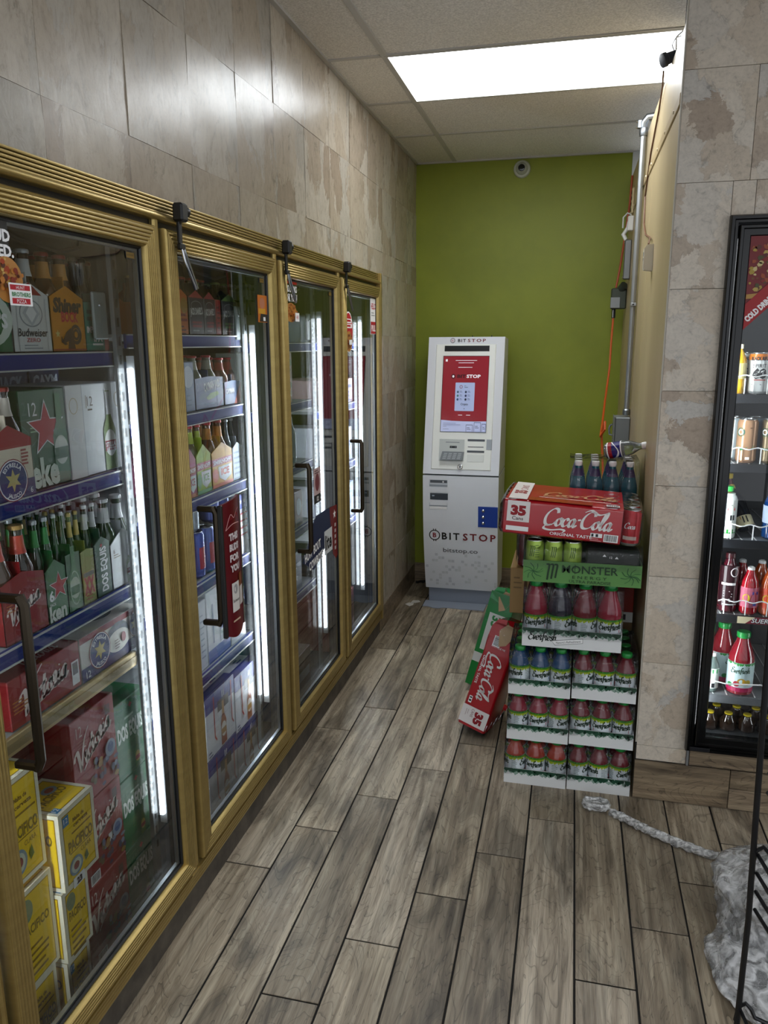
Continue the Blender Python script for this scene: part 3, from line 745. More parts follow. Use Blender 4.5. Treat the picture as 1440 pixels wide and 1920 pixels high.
# curved red beer sign clipped to the handle of the second door
b = MB(); n = 8; za, zb = .802, 1.178; pts = []
for i in range(n+1):
    t = i/n; pts.append((-.905+.008*math.sin(PI*t), 1.872+.112*t, -.012*math.sin(PI*t)*0))
vs = []
for x, y, z in pts: vs += [(x, y, za-.012*math.sin(PI*(y-1.872)/.112)*1.6), (x, y, zb-.004+.010*(y-1.872)/.112), (x-.006, y, za-.012*math.sin(PI*(y-1.872)/.112)*1.6), (x-.006, y, zb-.004+.010*(y-1.872)/.112)]
fs = []
for i in range(n): a = 4*i; c = a+4; fs += [(a, c, c+1, a+1), (a+2, a+3, c+3, c+2), (a, a+2, c+2, c), (a+1, c+1, c+3, a+3)]
fs += [(0, 1, 3, 2), (4*n, 4*n+2, 4*n+3, 4*n+1)]
b.add(vs, fs, p('#64101f', .3))
b.box(-.913, -.900, 1.863, 1.874, za-.006, zb-.004, M['black'], .002); b.box(-.911, -.902, 1.982, 1.988, za, zb+.006, M['chrome'])
fx = Face(b, fn=lambda u, v, k: V((-.905+.008*math.sin(PI*u/.112)+k, 1.872+u, v)))
fx.poly(ribbon([(.02, 1.107), (.04, 1.135), (.055, 1.125), (.075, 1.14), (.09, 1.133), (.098, 1.118)], .003, .003, k=2)[0][::2], p('#8c1a2c'))
for pth in ([(.015, 1.1), (.04, 1.14), (.06, 1.128), (.08, 1.145), (.1, 1.15)], [(.015, 1.1), (.05, 1.112), (.1, 1.108)]):
    a, c = ribbon(pth, .002, .0025, k=3); fx.polys(a, c, p('#d8a9a9'))
for i, t in enumerate(('THIS', "BUD'S", 'FOR', 'YOU')): fx.text(t, .056, 1.068-i*.030, .019, p('#d9cfd0'), w=.056, bold=.08, align=.5)
fx.rect(.075, .90, .102, .965, p('#7d4a2a'), 3); fx.rect(.03, .86, .072, .945, p('#d7d3cf'), 3); fx.ell(.05, .925, .012, .014, p('#9c9a9a')); fx.rect(.075, .87, .104, .925, p('#c9c2bd'), 2); fx.text('Budweiser', .052, .888, .010, K_, w=.036, align=.5)
fx.lines(.03, .836, .06, 1, .01, .005, p('#cdb7a2'))
cpart('handle_sign', b, DOORS[2][0], smooth=40, recalc=False)
# ------------------------------------------------------------------ bottles, cans and cartons
_sh = {}
def shared(key, fn):
    if key not in _sh: _sh[key] = fn()
    return _sh[key]
def use(name, key, fn, parent, loc=(0, 0, 0), rot=None):
    """first use builds the mesh under name, later uses share it"""
    if key in _sh: return inst(name, _sh[key], parent, loc, rot)
    o = fn().build(name, parent, 35, loc, rot); _sh[key] = o.data; return o
def beer_prof(r, h): return [(r*.85, 0), (r, .004), (r, h*.56), (r*.94, h*.62), (r*.62, h*.72), (r*.47, h*.79), (r*.42, h*.94), (r*.46, h*.945), (r*.46, h*.962)]
def add_bottle(parent, x, y, r, h, col, cap='#8d1f22', neck=None, rz=0.0, body_label=None):
    bt = use('bottle', ('b', r, h, col), lambda: MB().lathe(beer_prof(r, h), mat(col, .12, coat=.3), 14), parent, (x, y, 0), (0, 0, rz) if rz else None)
    use('cap', ('c', r, h, cap), lambda: MB().lathe([(r*.53, h*.955), (r*.54, h*.975), (r*.5, h*.992), (r*.3, h)], mat(cap, .3, .3), 14), bt)
    if neck: use('neck_label', ('n', r, h, neck), lambda: MB().lathe([(r*.60, h*.735), (r*.51, h*.79), (r*.46, h*.90)], mat(neck, .4), 14), bt)
    return bt

def six_pack(label, y0, y1, z, x, art, base, bottle, cap, neck=None, h=.118, peak=.144, depth=.19, bh=.215, name='six_pack_carton', rows=3, group=None):
    """open bottle carrier, gable end towards the door"""
    w = y1-y0; t = thing(name, label, 'bottle carrier', (x, (y0+y1)/2, z), group=group)
    b = MB(); m = p(base); hw = w/2
    def gable(xa, xb, hh=h, pk=peak): b.prism([(-hw, 0), (hw, 0), (hw, hh), (0, pk), (-hw, hh)], xa, xb, m, 'x')
    gable(-.002, 0); gable(-depth, -depth+.002)
    for s in (-1, 1): b.prism([(-depth, 0), (0, 0), (0, h), (-.025, h*.84), (-depth+.025, h*.84), (-depth, h)], s*hw, s*(hw-.0015), m, 'y')
    b.box(-depth, 0, -hw, hw, 0, .002, m).box(-depth+.004, -.004, -.001, .001, 0, peak+.02, m)
    art(Face(b, (0, -hw, 0), (0, 1, 0), (0, 0, 1)), w, h, peak)
    b.build('carrier', t, 0, recalc=False)
    r = min(.0295, w/4-.001)
    for i in range(rows):
        for s in (-1, 1): add_bottle(t, -.033-i*(depth-.066)/2, s*(hw/2), r, bh, bottle, cap, neck)
    return t

def carton(label, y0, y1, z0, z1, x, art=None, base='#888888', depth=.26, side=None, top=None, name='beer_carton', cat='carton', group=None, tilt=0.0, rz=0.0, bev=.002):
    w = y1-y0; h = z1-z0; t = thing(name, label, cat, (x, (y0+y1)/2, z0), group=group, rot=(tilt, 0, rz))
    hw = w/2; b = MB().box(-depth, 0, -hw, hw, 0, h, p(base), bev)
    b.build('box', t)
    b = MB()
    if art: art(Face(b, (0, -hw, 0), (0, 1, 0), (0, 0, 1)), w, h)
    if side: side(Face(b, (-depth, -hw, 0), (1, 0, 0), (0, 0, 1)), depth, h)
    if top: top(Face(b, (0, -hw, h), (0, 1, 0), (-1, 0, 0)), w, depth)
    if b.v: b.build('print', t, 0, recalc=False)
    return t

W_, K_, R_, N_ = M['fwhite'], M['fblack'], M['fred'], M['fnavy']
def bottle_art(f, cx, y0, h, glass='#5d7a2a', lab='#e8e6df', mark='#a3202b', neck='#e4e4e0'):
    """a printed picture of a bottle"""
    r = h*.13
    f.poly([(cx-r, y0), (cx+r, y0), (cx+r, y0+h*.52), (cx+r*.4, y0+h*.68), (cx+r*.36, y0+h), (cx-r*.36, y0+h), (cx-r*.4, y0+h*.68), (cx-r, y0+h*.52)], p(glass, .35))
    f.rect(cx-r*.38, y0+h*.70, cx+r*.38, y0+h*.99, p(neck)); f.ell(cx, y0+h*.34, r*.95, h*.17, p(lab)); f.rect(cx-r*.92, y0+h*.24, cx+r*.92, y0+h*.37, p(mark))
def red_star(f, cx, cy, r):
    f.star(cx, cy, r*1.12, W_); f.star(cx, cy, r, p('#b3202c'))
def seal(f, cx, cy, r, rx=None):
    rx = rx or r
    f.ell(cx, cy, rx, r, p('#8b1c2c')); f.ell(cx, cy, rx*.95, r*.95, W_); f.ell(cx, cy, rx*.90, r*.90, N_)
    f.star(cx, cy, r*.55, p('#d9c98a'), .45, 6)
    if rx == r: f.arc('ESTRELLA', cx, cy, r*.63, r*.2, W_, PI/2, .03); f.arc('JALISCO', cx, cy, r*.83, r*.2, W_, -PI/2, .03, True)
def victoria(f, x, y, w, rot=.34, m=None): f.script('Victoria', x+w*.07, y, w*.93, m or p('#e9dcd6'), rot, .13, .46, .28, VIC_SWASH)

# ---- first door, top shelf
zA = 1.583
def a_odoul(f, w, h, pk): f.ell(w*.3, h*.55, w*.75, h*.5, p('#d7e0d5')); f.ell(w*.25, h*.55, w*.6, h*.42, p('#1d6a3d')); f.text("O'DOUL'S", w*.93, h*.42, .028, W_, align=1, bold=.05)
six_pack('green six-bottle carrier with white oval mark, first on the top shelf by the pizza sticker', 1.272, 1.396, zA, -1.118, a_odoul, '#1f6b3f', '#3a2412', '#9a2a22')
def a_bud0(f, w, h, pk):
    f.poly([(w*.18, h), (w*.82, h), (w*.5, pk)], p('#a33a32')); f.ring(w*.5, h*.68, w*.3, h*.24, .003, p('#8f9296')); f.poly([(w*.5, h*.92), (w*.72, h*.68), (w*.5, h*.45), (w*.28, h*.68)], p('#b9bbbe')); f.poly([(w*.5, h*.85), (w*.64, h*.68), (w*.5, h*.52), (w*.36, h*.68)], p('#e6e6e4'))
    f.text('Budweiser', w*.5, h*.28, .017, K_, w=w*.78, align=.5, shear=.15, bold=.02); f.text('ZERO', w*.5, h*.18, .009, R_, w=w*.36, align=.5); f.lines(w*.25, h*.13, w*.5, 2, .006, .002, p('#8d9094'))
    f.rect(w*.12, .002, w*.13, h*.95, p('#9a9da1')); f.rect(w*.87, .002, w*.88, h*.95, p('#9a9da1'))
six_pack('white and grey six-bottle carrier with red peak on the top shelf', 1.400, 1.522, zA, -1.118, a_bud0, '#d4d5d3', '#33251a', '#d0d2d3', '#c9c9c7')
def a_shin(f, w, h, pk):
    f.text('Shiner', w*.5, h*.74, .030, p('#3a2a16'), w=w*.84, align=.5, bold=.08, shear=.12); f.text('BOCK', w*.30, h*.56, .022, R_, w=w*.5, bold=.05)
    br = p('#4a3317')
    f.ring(w*.70, h*.32, w*.17, h*.19, .008, br); f.ring(w*.70, h*.32, w*.10, h*.11, .006, br)
    f.poly([(w*.42, h*.02), (w*.66, h*.02), (w*.62, h*.2), (w*.66, h*.38), (w*.54, h*.44), (w*.40, h*.36), (w*.30, h*.22), (w*.36, h*.16), (w*.46, h*.2)], br); f.poly([(w*.25, h*.30), (w*.24, h*.18), (w*.34, h*.12), (w*.42, h*.14), (w*.34, h*.18), (w*.28, h*.24)], br)
    f.star(w*.15, h*.33, .009, p('#e9dc9a')); f.rect(0, .003, w, .006, p('#a34a24'))
six_pack('mustard yellow six-bottle carrier with a ram drawn on it, top shelf', 1.525, 1.646, zA, -1.118, a_shin, '#d99b2c', '#4a2a10', '#9b2320', '#c98d3c')
def a_ipa(f, w, h, pk):
    f.rect(w*.12, h*.77, w*.88, h*.85, p('#14594d')); f.rect(w*.12, h*.63, w*.88, h*.71, p('#14594d')); f.text('IMPERIAL', w*.08, h*.38, .015, W_, w=w*.82, bold=.03); f.text('IPA', w*.40, h*.2, .018, W_, bold=.04); f.rect(w*.32, h*.12, w*.9, h*.16, W_)
six_pack('teal six-bottle carrier next to the mustard yellow one, top shelf', 1.648, 1.722, zA, -1.118, a_ipa, '#2f8c79', '#2a2016', '#3b3d3f', h=.112, peak=.114)
def a_brn(f, w, h, pk): f.lines(.006, h*.9, w*.8, 6, .016, .006, p('#7b3a28'))
six_pack('rust brown bottle carrier half hidden behind the steel upright, top shelf', 1.726, 1.79, zA, -1.15, a_brn, '#6b2f22', '#2a1a10', '#7a2a20', h=.07, peak=.075)
# ---- first door, second shelf
zB = 1.2912
def a_cay(f, w, h): f.text('CAYMAN JACK', w*.5, h*.80, .032, p('#8d98a8'), w=w*.86, align=.5, bold=.06); f.rect(0, h*.96, w, h*.985, p('#22305f'))
carton('navy cocktail carton behind the green star carton, second shelf', 1.40, 1.664, zB, zB+.252, -1.30, a_cay, '#17224a', .22)
carton('navy cocktail carton behind the white bottle carton, second shelf', 1.672, 1.785, zB, zB+.252, -1.30, lambda f, w, h: (f.text('CAYM', w*.08, h*.80, .032, p('#c9d0da'), w=w*.84, bold=.06), f.rect(0, h*.96, w, h*.985, p('#22305f'))), '#17224a', .22)
def a_estr(f, w, h, pk):
    f.poly([(0, h), (w, h), (w*.5, pk)], p('#a83a3c')); f.rect(0, h*.86, w, h, p('#a83a3c')); f.rect(0, 0, w, h*.3, p('#2b2a5c')); seal(f, w*.5, h*.32, .044); f.lines(w*.72, h*.82, w*.18, 5, .007, .004, p('#b06a66')); f.text('6', w*.86, .006, .012, W_)
six_pack('cream and red six-bottle carrier with a round star seal at the left edge', 1.262, 1.392, zB, -1.096, a_estr, '#e3d9c6', '#2d1a10', '#8c2a22', '#c9c0b2', h=.12, peak=.15, bh=.225)
def a_hei12(f, w, h):
    f.text('12', w*.18, h*.74, .030, W_, w=.026); f.text('PACK', w*.19, h*.65, .010, W_, w=.024); f.lines(w*.18, h*.63, .035, 2, .008, .003, p('#a9c7a4'))
    red_star(f, w*.52, h*.60, .058); bottle_art(f, w*.82, h*.05, h*.9, '#1f5a2a', '#d9ddd4', '#234f2c', '#2f6a35'); f.text('eke', w*.10, h*.03, .062, p('#dfe6da'), bold=.06, w=w*.62)
carton('dark green twelve-bottle carton with a big red star, second shelf', 1.394, 1.545, zB, zB+.214, -1.118, a_hei12, '#1f4f2b', .17, lambda f, w, h: f.rect(0, 0, w, h, p('#255a31')))
def a_st(f, w, h):
    f.rect(.0, .0, w*.27, h, p('#d9d8d6')); f.rect(w*.27, .0, w*.285, h, p('#b9bcc0')); f.ring(w*.12, h*.78, .016, .019, .002, p('#b9a98a')); f.ring(w*.93, h*.80, .012, .018, .002, p('#b9a98a'))
    f.text('12', w*.36, h*.76, .024, p('#5a4a34'), w=.022); f.rect(w*.335, h*.74, w*.345, h*.88, p('#8a7a54')); f.lines(w*.36, h*.73, .026, 1, .008, .004, p('#5a4a34'))
    bottle_art(f, w*.74, .002, h*.90, '#6f8a34', '#eeeeea', '#a8303c', '#d3d6d8'); f.text('STELLA', w*.74, h*.275, .011, W_, w=.040, align=.5, bold=.05); f.text('ARTOIS', w*.74, h*.215, .011, W_, w=.040, align=.5, bold=.05)
carton('white twelve-bottle carton with a printed green bottle, second shelf', 1.549, 1.768, zB, zB+.216, -1.118, a_st, '#e4e6e8', .17)
# ---- first door, third shelf
zC = .987
def a_vic6(f, w, h, pk): victoria(f, w*.10, h*.32, w*.86, .34); f.text('6', w*.10, h*.72, .017, p('#d0a548')); f.lines(w*.08, h*.66, w*.2, 3, .007, .002, p('#c98a4a'))
six_pack('dark red six-bottle carrier with a script name on the third shelf', 1.275, 1.411, zC, -1.112, a_vic6, '#8c1d24', '#33200f', '#b08a48', '#c5402a', h=.128, peak=.145, bh=.238)
def a_hei6(f, w, h, pk): red_star(f, w*.62, h*.66, .032); f.text('6', w*.10, h*.42, .024, W_, bold=.05); f.text('PACK', w*.1, h*.32, .007, W_, w=.02); f.text('ken', w*.04, h*.03, .036, p('#e4e9e0'), bold=.06, w=w*.84)
six_pack('green six-bottle carrier with a red star on the third shelf', 1.413, 1.484, zC, -1.112, a_hei6, '#226434', '#163d1c', '#a9aeb0', '#2a8a3a', h=.118, peak=.142, bh=.235)
def a_heib(f, w, h, pk): bottle_art(f, w*.5, .004, h*1.1, '#2f6a2c', '#c9d2c2', '#2b5e33', '#2a6a34'); f.ring(w*.5, h*.4, w*.36, h*.3, .003, p('#b9c9b4'))
six_pack('green carrier printed with one tall bottle, third shelf', 1.486, 1.540, zC, -1.112, a_heib, '#27592c', '#1d4a20', '#a9aeb0', None, h=.138, peak=.14, bh=.235)
def a_xx(f, w, h, pk): f.rect(w*.08, .02, w*.92, h*.62, p('#c9b97a')); f.text('XX', w*.5, h*.2, .040, p('#b02230'), w=w*.78, align=.5, bold=.08); f.rect(w*.1, h*.52, w*.9, h*.60, p('#4a4a3a')); f.lines(w*.2, .03, w*.5, 3, .008, .003, p('#a03a30'))
six_pack('olive bottle carrier with red double cross mark, third shelf', 1.542, 1.594, zC, -1.112, a_xx, '#8b8f3c', '#35501f', '#b5a15c', '#d8c06a', h=.13, peak=.135, bh=.225)
def a_dos(f, w, h, pk): f.text('DOS EQUIS', w*.72, h*.08, .026, W_, w=h*.86, rot=PI/2, bold=.05); f.star(w*.45, h*.97, .006, R_, .5, 4)
six_pack('deep green six-bottle carrier with upright white lettering, third shelf', 1.598, 1.662, zC, -1.112, a_dos, '#1c4b33', '#20351e', '#c6c8c8', '#dadcdc', h=.132, peak=.150, bh=.232)
def a_st6(f, w, h, pk): f.text('6', w*.10, h*.80, .012, p('#5a4a34')); f.lines(w*.1, h*.77, .03, 2, .006, .002, p('#8a7a54')); bottle_art(f, w*.66, .002, h*.88, '#6f8a34', '#eeeeea', '#a8303c', '#d3d6d8'); f.text('STELLA', w*.66, h*.27, .006, W_, w=.022, align=.5)
six_pack('white six-bottle carrier with a printed green bottle, third shelf', 1.665, 1.782, zC, -1.112, a_st6, '#dfe2e4', '#27401f', '#d6d8d9', '#e2e4e5', h=.115, peak=.150, bh=.232)
# ---- first door, fourth shelf
zD = .802
def a_vicD(f, w, h):
    victoria(f, w*.12, h*.18, w*.74, .18); f.rect(w*.86, h*.10, w*.97, h*.62, W_); f.rect(w*.875, h*.32, w*.955, h*.58, p('#6e6a6c')); f.lines(w*.04, h*.55, w*.2, 4, .008, .003, p('#b8823f')); f.rect(w*.30, h*.36, w*.40, h*.52, p('#4e3033'))
carton('low red carton with a script name lying on the fourth shelf', 1.262, 1.505, zD, zD+.112, -1.112, a_vicD, '#8a1c22', .27, top=lambda f, w, d: (f.rect(0, d*.3, w, d*.55, p('#5c1419')), f.script('Victoria', w*.35, d*.08, w*.5, p('#c9b8b4'))))
def a_estD(f, w, h):
    f.rect(0, h*.86, w, h, p('#8c2733')); f.rect(0, 0, w, h*.30, p('#2c2d68')); f.ell(w*.60, h*.55, w*.19, h*.34, p('#6a6f78')); f.ell(w*.60, h*.45, w*.19, h*.26, p('#e3e1da'))
    seal(f, w*.29, h*.50, h*.42, h*.40); f.arc('ESTRELLA', w*.29, h*.5, h*.26, h*.085, W_, PI/2, .03); f.arc('JALISCO', w*.29, h*.5, h*.34, h*.085, W_, -PI/2, .03, True); seal(f, w*.88, h*.60, h*.30, h*.24); f.text('12', w*.05, h*.06, .018, W_, w=.018); f.lines(w*.52, h*.5, w*.09, 4, .007, .003, p('#8b7d78')); f.ell(w*.67, h*.48, .010, .013, p('#a8656a'))
carton('white, blue and red can carton with star seals on the fourth shelf', 1.508, 1.775, zD, zD+.112, -1.112, a_estD, '#e4e2dc', .27, top=lambda f, w, d: f.ell(w*.6, d*.25, w*.2, d*.14, p('#5a5e66')))
# ---- first door, stacks under the lowest shelf
def a_vic12(f, w, h):
    f.text('12', w*.12, h*.78, .030, p('#e6d7cf'), w=.022); f.lines(w*.12, h*.74, .04, 3, .008, .002, p('#c08a7a')); victoria(f, w*.06, h*.42, w*.96, .40)
    rr = random.Random(5)
    for i in range(26): f.ell(w*rr.uniform(.38, .95), h*rr.uniform(.06, .40), w*rr.uniform(.03, .07), h*rr.uniform(.02, .05), p(rr.choice(('#4a3d52', '#6b5a3a', '#a8834a', '#7b7f92', '#40355a'))), 7)
    f.ell(w*.80, h*.42, w*.12, h*.10, p('#8b93a3')); f.ell(w*.8, h*.43, w*.07, h*.06, p('#5c6b94')); f.rect(w*.74, h*.82, w*.85, h*.93, p('#4a1416'))
    f.barcode(w*.10, h*.03, w*.22, h*.13)
red_side = lambda f, w, h: (f.rect(0, 0, w, h, p('#a3222a')), f.rect(w*.1, h*.35, w*.9, h*.75, p('#8d1b23')))
zE = .036
for (lo, hi, lab) in ((.488, .722, 'red twelve-bottle carton, topmost of the red stack under the lowest shelf'), (.262, .486, 'red twelve-bottle carton, middle of the red stack'), (.036, .260, 'red twelve-bottle carton, bottom of the red stack by the door sill')):
    carton(lab, 1.452, 1.634, lo, hi, -1.120, a_vic12, '#8f1d25', .25, red_side, lambda f, w, d: (f.ell(w*.35, d*.3, w*.3, d*.16, p('#b9bfd0')), f.ell(w*.35, d*.3, w*.2, d*.10, p('#6a7fb0'))), group='red bottle cartons')
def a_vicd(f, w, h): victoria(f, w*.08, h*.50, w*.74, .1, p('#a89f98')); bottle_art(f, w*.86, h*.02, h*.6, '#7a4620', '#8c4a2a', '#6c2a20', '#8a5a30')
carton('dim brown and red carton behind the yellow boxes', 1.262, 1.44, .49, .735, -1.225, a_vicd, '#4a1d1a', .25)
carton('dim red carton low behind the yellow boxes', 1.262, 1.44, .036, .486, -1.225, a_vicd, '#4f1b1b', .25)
def a_dosE(f, w, h): f.text('DOS EQUIS', w*.06, h*.50, .042, p('#d5dcd4'), w=w*.80, rot=.02, bold=.06); f.lines(w*.3, h*.78, w*.4, 1, .01, .006, p('#9fb5a4')); f.star(w*.5, h*.9, .010, R_, .5, 4); bottle_art(f, w*.62, h*.02, h*.42, '#4d7a2a', '#c8b060', '#a83030', '#3c6a2c')
for (lo, hi, lab) in ((.452, .672, 'green beer carton with white lettering, topmost of the green stack'), (.244, .450, 'green beer carton with white lettering, middle of the green stack'), (.036, .242, 'green beer carton with white lettering, bottom of the green stack')):
    carton(lab, 1.638, 1.788, lo, hi, -1.125, a_dosE, '#17613a', .25, group='green beer cartons')
# yellow boxes right behind the glass
YEL = '#e5bc0e'
def trim_(f, w, h, t=.010): f.rect(0, 0, w, h, p('#f3efdc')); f.rect(t, t, w-t, h-t, p('#b08f22')); f.rect(t*1.25, t*1.25, w-t*1.25, h-t*1.25, mat('#f3cb0c', .4))
def a_pac(f, w, h):
    trim_(f, w, h); f.rect(w*.09, h*.80, w*.26, h*.93, p('#2a8fc0')); f.text('12', w*.12, h*.84, .013, W_)
    f.text('Malta de', w*.36, h*.78, .010, p('#8b6a16'), bold=.05, w=w*.32); f.text('cerveza', w*.36, h*.71, .010, p('#8b6a16'), bold=.05, w=w*.42); f.rect(w*.30, h*.64, w*.86, h*.66, p('#9a7c1c'))
    f.text('PACIFICO', w*.18, h*.44, .026, p('#8a7420'), w=w*.70, bold=.05); f.rect(w*.2, h*.41, w*.86, h*.42, p('#8a7420')); f.text('CLARA', w*.5, h*.33, .012, p('#8a7420'), w=w*.3)
    f.ell(w*.34, h*.22, w*.19, h*.12, p('#7f96a6')); f.ell(w*.34, h*.22, w*.14, h*.09, p('#c9d2c4')); f.ell(w*.34, h*.22, w*.08, h*.05, p('#8d3f4a')); f.poly([(w*.6, h*.16), (w*.7, h*.2), (w*.66, h*.3), (w*.58, h*.24)], p('#5d6f2a'))
def s_pac(f, w, h): trim_(f, w, h); f.text('PACIFICO', w*.5, h*.6, .026, p('#8a7420'), w=w*.7, align=.5, bold=.05); f.lines(w*.15, h*.85, w*.6, 3, .012, .005, p('#8b6a16'))
def t_pac(f, w, d): trim_(f, w, d); f.text('PACIFICO', w*.5, d*.38, .024, p('#8a7420'), w=w*.7, align=.5, bold=.05); f.ell(w*.66, d*.62, .020, .016, p('#8fa3b0')); f.ell(w*.66, d*.62, .012, .009, p('#b05a5a')); f.rect(w*.06, d*.05, w*.2, d*.2, p('#2a8fc0')); f.text('12', w*.08, d*.09, .013, W_)
YG = 'yellow boxes behind the first glass door'
carton('bright yellow box with white edges standing on the inner yellow stack', 1.298, 1.424, .398, .590, -1.052, a_pac, YEL, .135, s_pac, t_pac, 'yellow_box', group=YG)
def a_pacu(f, w, h):
    trim_(f, w, h); f.ell(w*.3, h*.80, w*.17, h*.12, p('#7f8f76')); f.text('PACIFICO', w*.18, h*.55, .022, p('#8a7420'), w=w*.66, bold=.05); f.lines(w*.2, h*.42, w*.6, 5, .016, .006, p('#9a7c1c'))
carton('yellow box with white edges under the bright one, second of its stack', 1.290, 1.384, .218, .396, -1.058, a_pacu, YEL, .13, s_pac, t_pac, 'yellow_box', group=YG)
carton('yellow box on the cooler floor, lowest of the inner yellow stack', 1.290, 1.372, .036, .216, -1.062, a_pac, YEL, .13, s_pac, t_pac, 'yellow_box', group=YG)
carton('yellow box beside the door handle, topmost of the outer yellow stack', 1.160, 1.283, .487, .729, -1.080, a_pac, YEL, .135, s_pac, t_pac, 'yellow_box', group=YG)
carton('yellow box in the middle of the outer yellow stack', 1.162, 1.286, .236, .470, -1.076, a_pacu, YEL, .135, s_pac, t_pac, 'yellow_box', group=YG)
carton('yellow box at the bottom of the outer yellow stack', 1.156, 1.274, .036, .232, -1.080, a_pac, YEL, .13, s_pac, t_pac, 'yellow_box', group=YG)
# little hand-written price tags stuck on the cartons
def price(label, x, y, z, t):
    b = MB().box(0, .0008, -.020, .020, -.012, .012, W_); f = Face(b, (.0008, -.020, -.012), (0, 1, 0), (0, 0, 1)); f.text(t, .02, .005, .014, K_, bold=.1, align=.5)
    o = b.build('price_tag', None, 0, (x, y, z)); tag(o, label, 'price tag')
price('small white price tag with 23 on the bright yellow box', -1.050, 1.345, .402, '23')
price('small white price tag on the middle red carton', -1.1185, 1.582, .345, 'A')
# clear tape patches and strip on the inside of the door

# ---- second door
x2 = -1.118; z = 1.626
def a_or(f, w, h, pk): f.ell(w*.7, h*.75, w*.3, h*.2, p('#b08a2c')); f.rect(w*.1, h*.47, w*.8, h*.54, p('#8e3a1c')); f.rect(w*.1, h*.34, w*.9, h*.41, p('#8e3a1c')); f.lines(w*.1, h*.22, w*.7, 3, .01, .004, p('#5b2d18'))
six_pack('orange six-bottle carrier, first on the top shelf of the second door', 2.088, 2.160, z, x2, a_or, '#d07b2c', '#4a2a10', '#a8862c', h=.11, peak=.128, bh=.168)
def jd(c, c2):
    def a(f, w, h, pk):
        f.poly([(0, h), (w, h), (w*.5, pk)], p(c2)); f.ring(w*.5, h*.78, w*.36, h*.14, .002, p('#8d9092')); f.text('JACK DANIEL\'S', w*.5, h*.55, .020, p('#d5d5d2'), w=w*.82, align=.5, bold=.04, rot=.06); f.rect(w*.18, h*.30, w*.82, h*.36, p(c)); f.rect(w*.2, h*.20, w*.8, h*.27, p(c)); f.lines(w*.2, h*.12, w*.6, 1, .01, .003, p('#b9b9b4'))
        f.rect(0, 0, .0015, h, p('#a9abab')); f.rect(w-.0015, 0, w, h, p('#a9abab'))
    return a
six_pack('black cocktail carrier with red peak beside the orange one', 2.168, 2.264, z, x2, jd('#8d2a2a', '#b0564c'), '#161618', '#2a1712', '#9d2a2a', h=.108, peak=.13, bh=.168)
six_pack('black cocktail carrier with red peak, the inner of the two', 2.267, 2.345, z, x2, jd('#8d2a2a', '#a03a44'), '#161618', '#2a1712', '#9d2a2a', h=.108, peak=.13, bh=.168)
carton('slim red carton between black cocktail carriers', 2.348, 2.386, z, z+.11, x2, lambda f, w, h: f.lines(w*.2, h*.8, w*.6, 5, .016, .006, p('#5c1a18')), '#a03028', .18, name='red_carton')
six_pack('black cocktail carrier with green peak under the second door lamp', 2.394, 2.508, z, x2, jd('#4f7a4a', '#7d9a52'), '#161618', '#2a2a14', '#7d9a52', h=.108, peak=.132, bh=.168)
z = 1.398
def a_gr(f, w, h): f.ell(w*.5, h*.70, w*.42, h*.22, p('#c6ccd4')); f.lines(w*.3, h*.34, w*.4, 3, .014, .004, p('#5c6c84'))
carton('grey-blue carton with pale oval on the second shelf', 2.100, 2.176, z, z+.148, x2, a_gr, '#7f8ea4', .22, name='drink_carton')
def a_cj(f, w, h, pk): f.text('CAYMAN JACK', w*.30, h*.56, .026, W_, w=w*.60, bold=.06, rot=.1); f.poly([(w*.36, h*.36), (w*.52, h*.50), (w*.78, h*.54), (w*.82, h*.44), (w*.62, h*.32), (w*.42, h*.28)], p('#7f9a4a')); f.lines(w*.3, h*.18, w*.5, 1, .01, .005, p('#9fb0c8'))
six_pack('slate blue cocktail carrier on the second shelf', 2.180, 2.376, z, x2, a_cj, '#43557c', '#8a8f78', '#a33', '#b8b9a6', h=.095, peak=.1, bh=.165, depth=.2)
def a_cj2(f, w, h, pk): f.poly([(w*.55, 0), (w, 0), (w, h), (w*.9, h*.8)], p('#c4532f')); f.text('CAYMAN', w*.08, h*.5, .018, W_, w=w*.5, bold=.06)
six_pack('slate blue and orange carrier at the lamp end, second shelf', 2.386, 2.516, z, x2, a_cj2, '#52688f', '#8a6a58', '#a33', '#b86a52', h=.075, peak=.08, bh=.155, depth=.2)
z = 1.137
def smir(c1, c2, body, word='ICE'):
    def a(f, w, h, pk): f.rect(0, h*.62, w, h*.82, p('#a92a33')); f.text('SMIRNOFF', w*.5, h*.66, .014, W_, w=w*.88, align=.5, bold=.05); f.poly([(w*.28, h*.58), (w*.95, h*.58), (w*.92, h*.25), (w*.6, h*.12), (w*.34, h*.25)], p('#e4e8ea')); f.text(word, w*.62, h*.32, .022, p(c2), align=.5, bold=.05, w=w*.4); f.rect(0, 0, w, h*.1, p(c1)); f.ell(w*.14, h*.35, w*.14, h*.2, p(c1))
    return a
six_pack('pink malt drink carrier on the third shelf, beside the door frame', 2.088, 2.156, z, x2, smir('#c9855a', '#b03a60', ''), '#c9779a', '#6d4a3c', '#aa2a30', '#b9c24a', h=.115, peak=.15, bh=.215)
six_pack('lime green malt drink carrier on the third shelf', 2.160, 2.258, z, x2, smir('#3f8a35', '#3f8a35', ''), '#a8c43a', '#5c4a2c', '#aa2a30', '#b8c84a', h=.12, peak=.155, bh=.215)
six_pack('yellow orange malt drink carrier on the third shelf', 2.264, 2.420, z, x2, smir('#e07a2a', '#d5542a', ''), '#e2b42c', '#6a3f1c', '#aa2a30', '#d58f3a', h=.115, peak=.145, bh=.215)
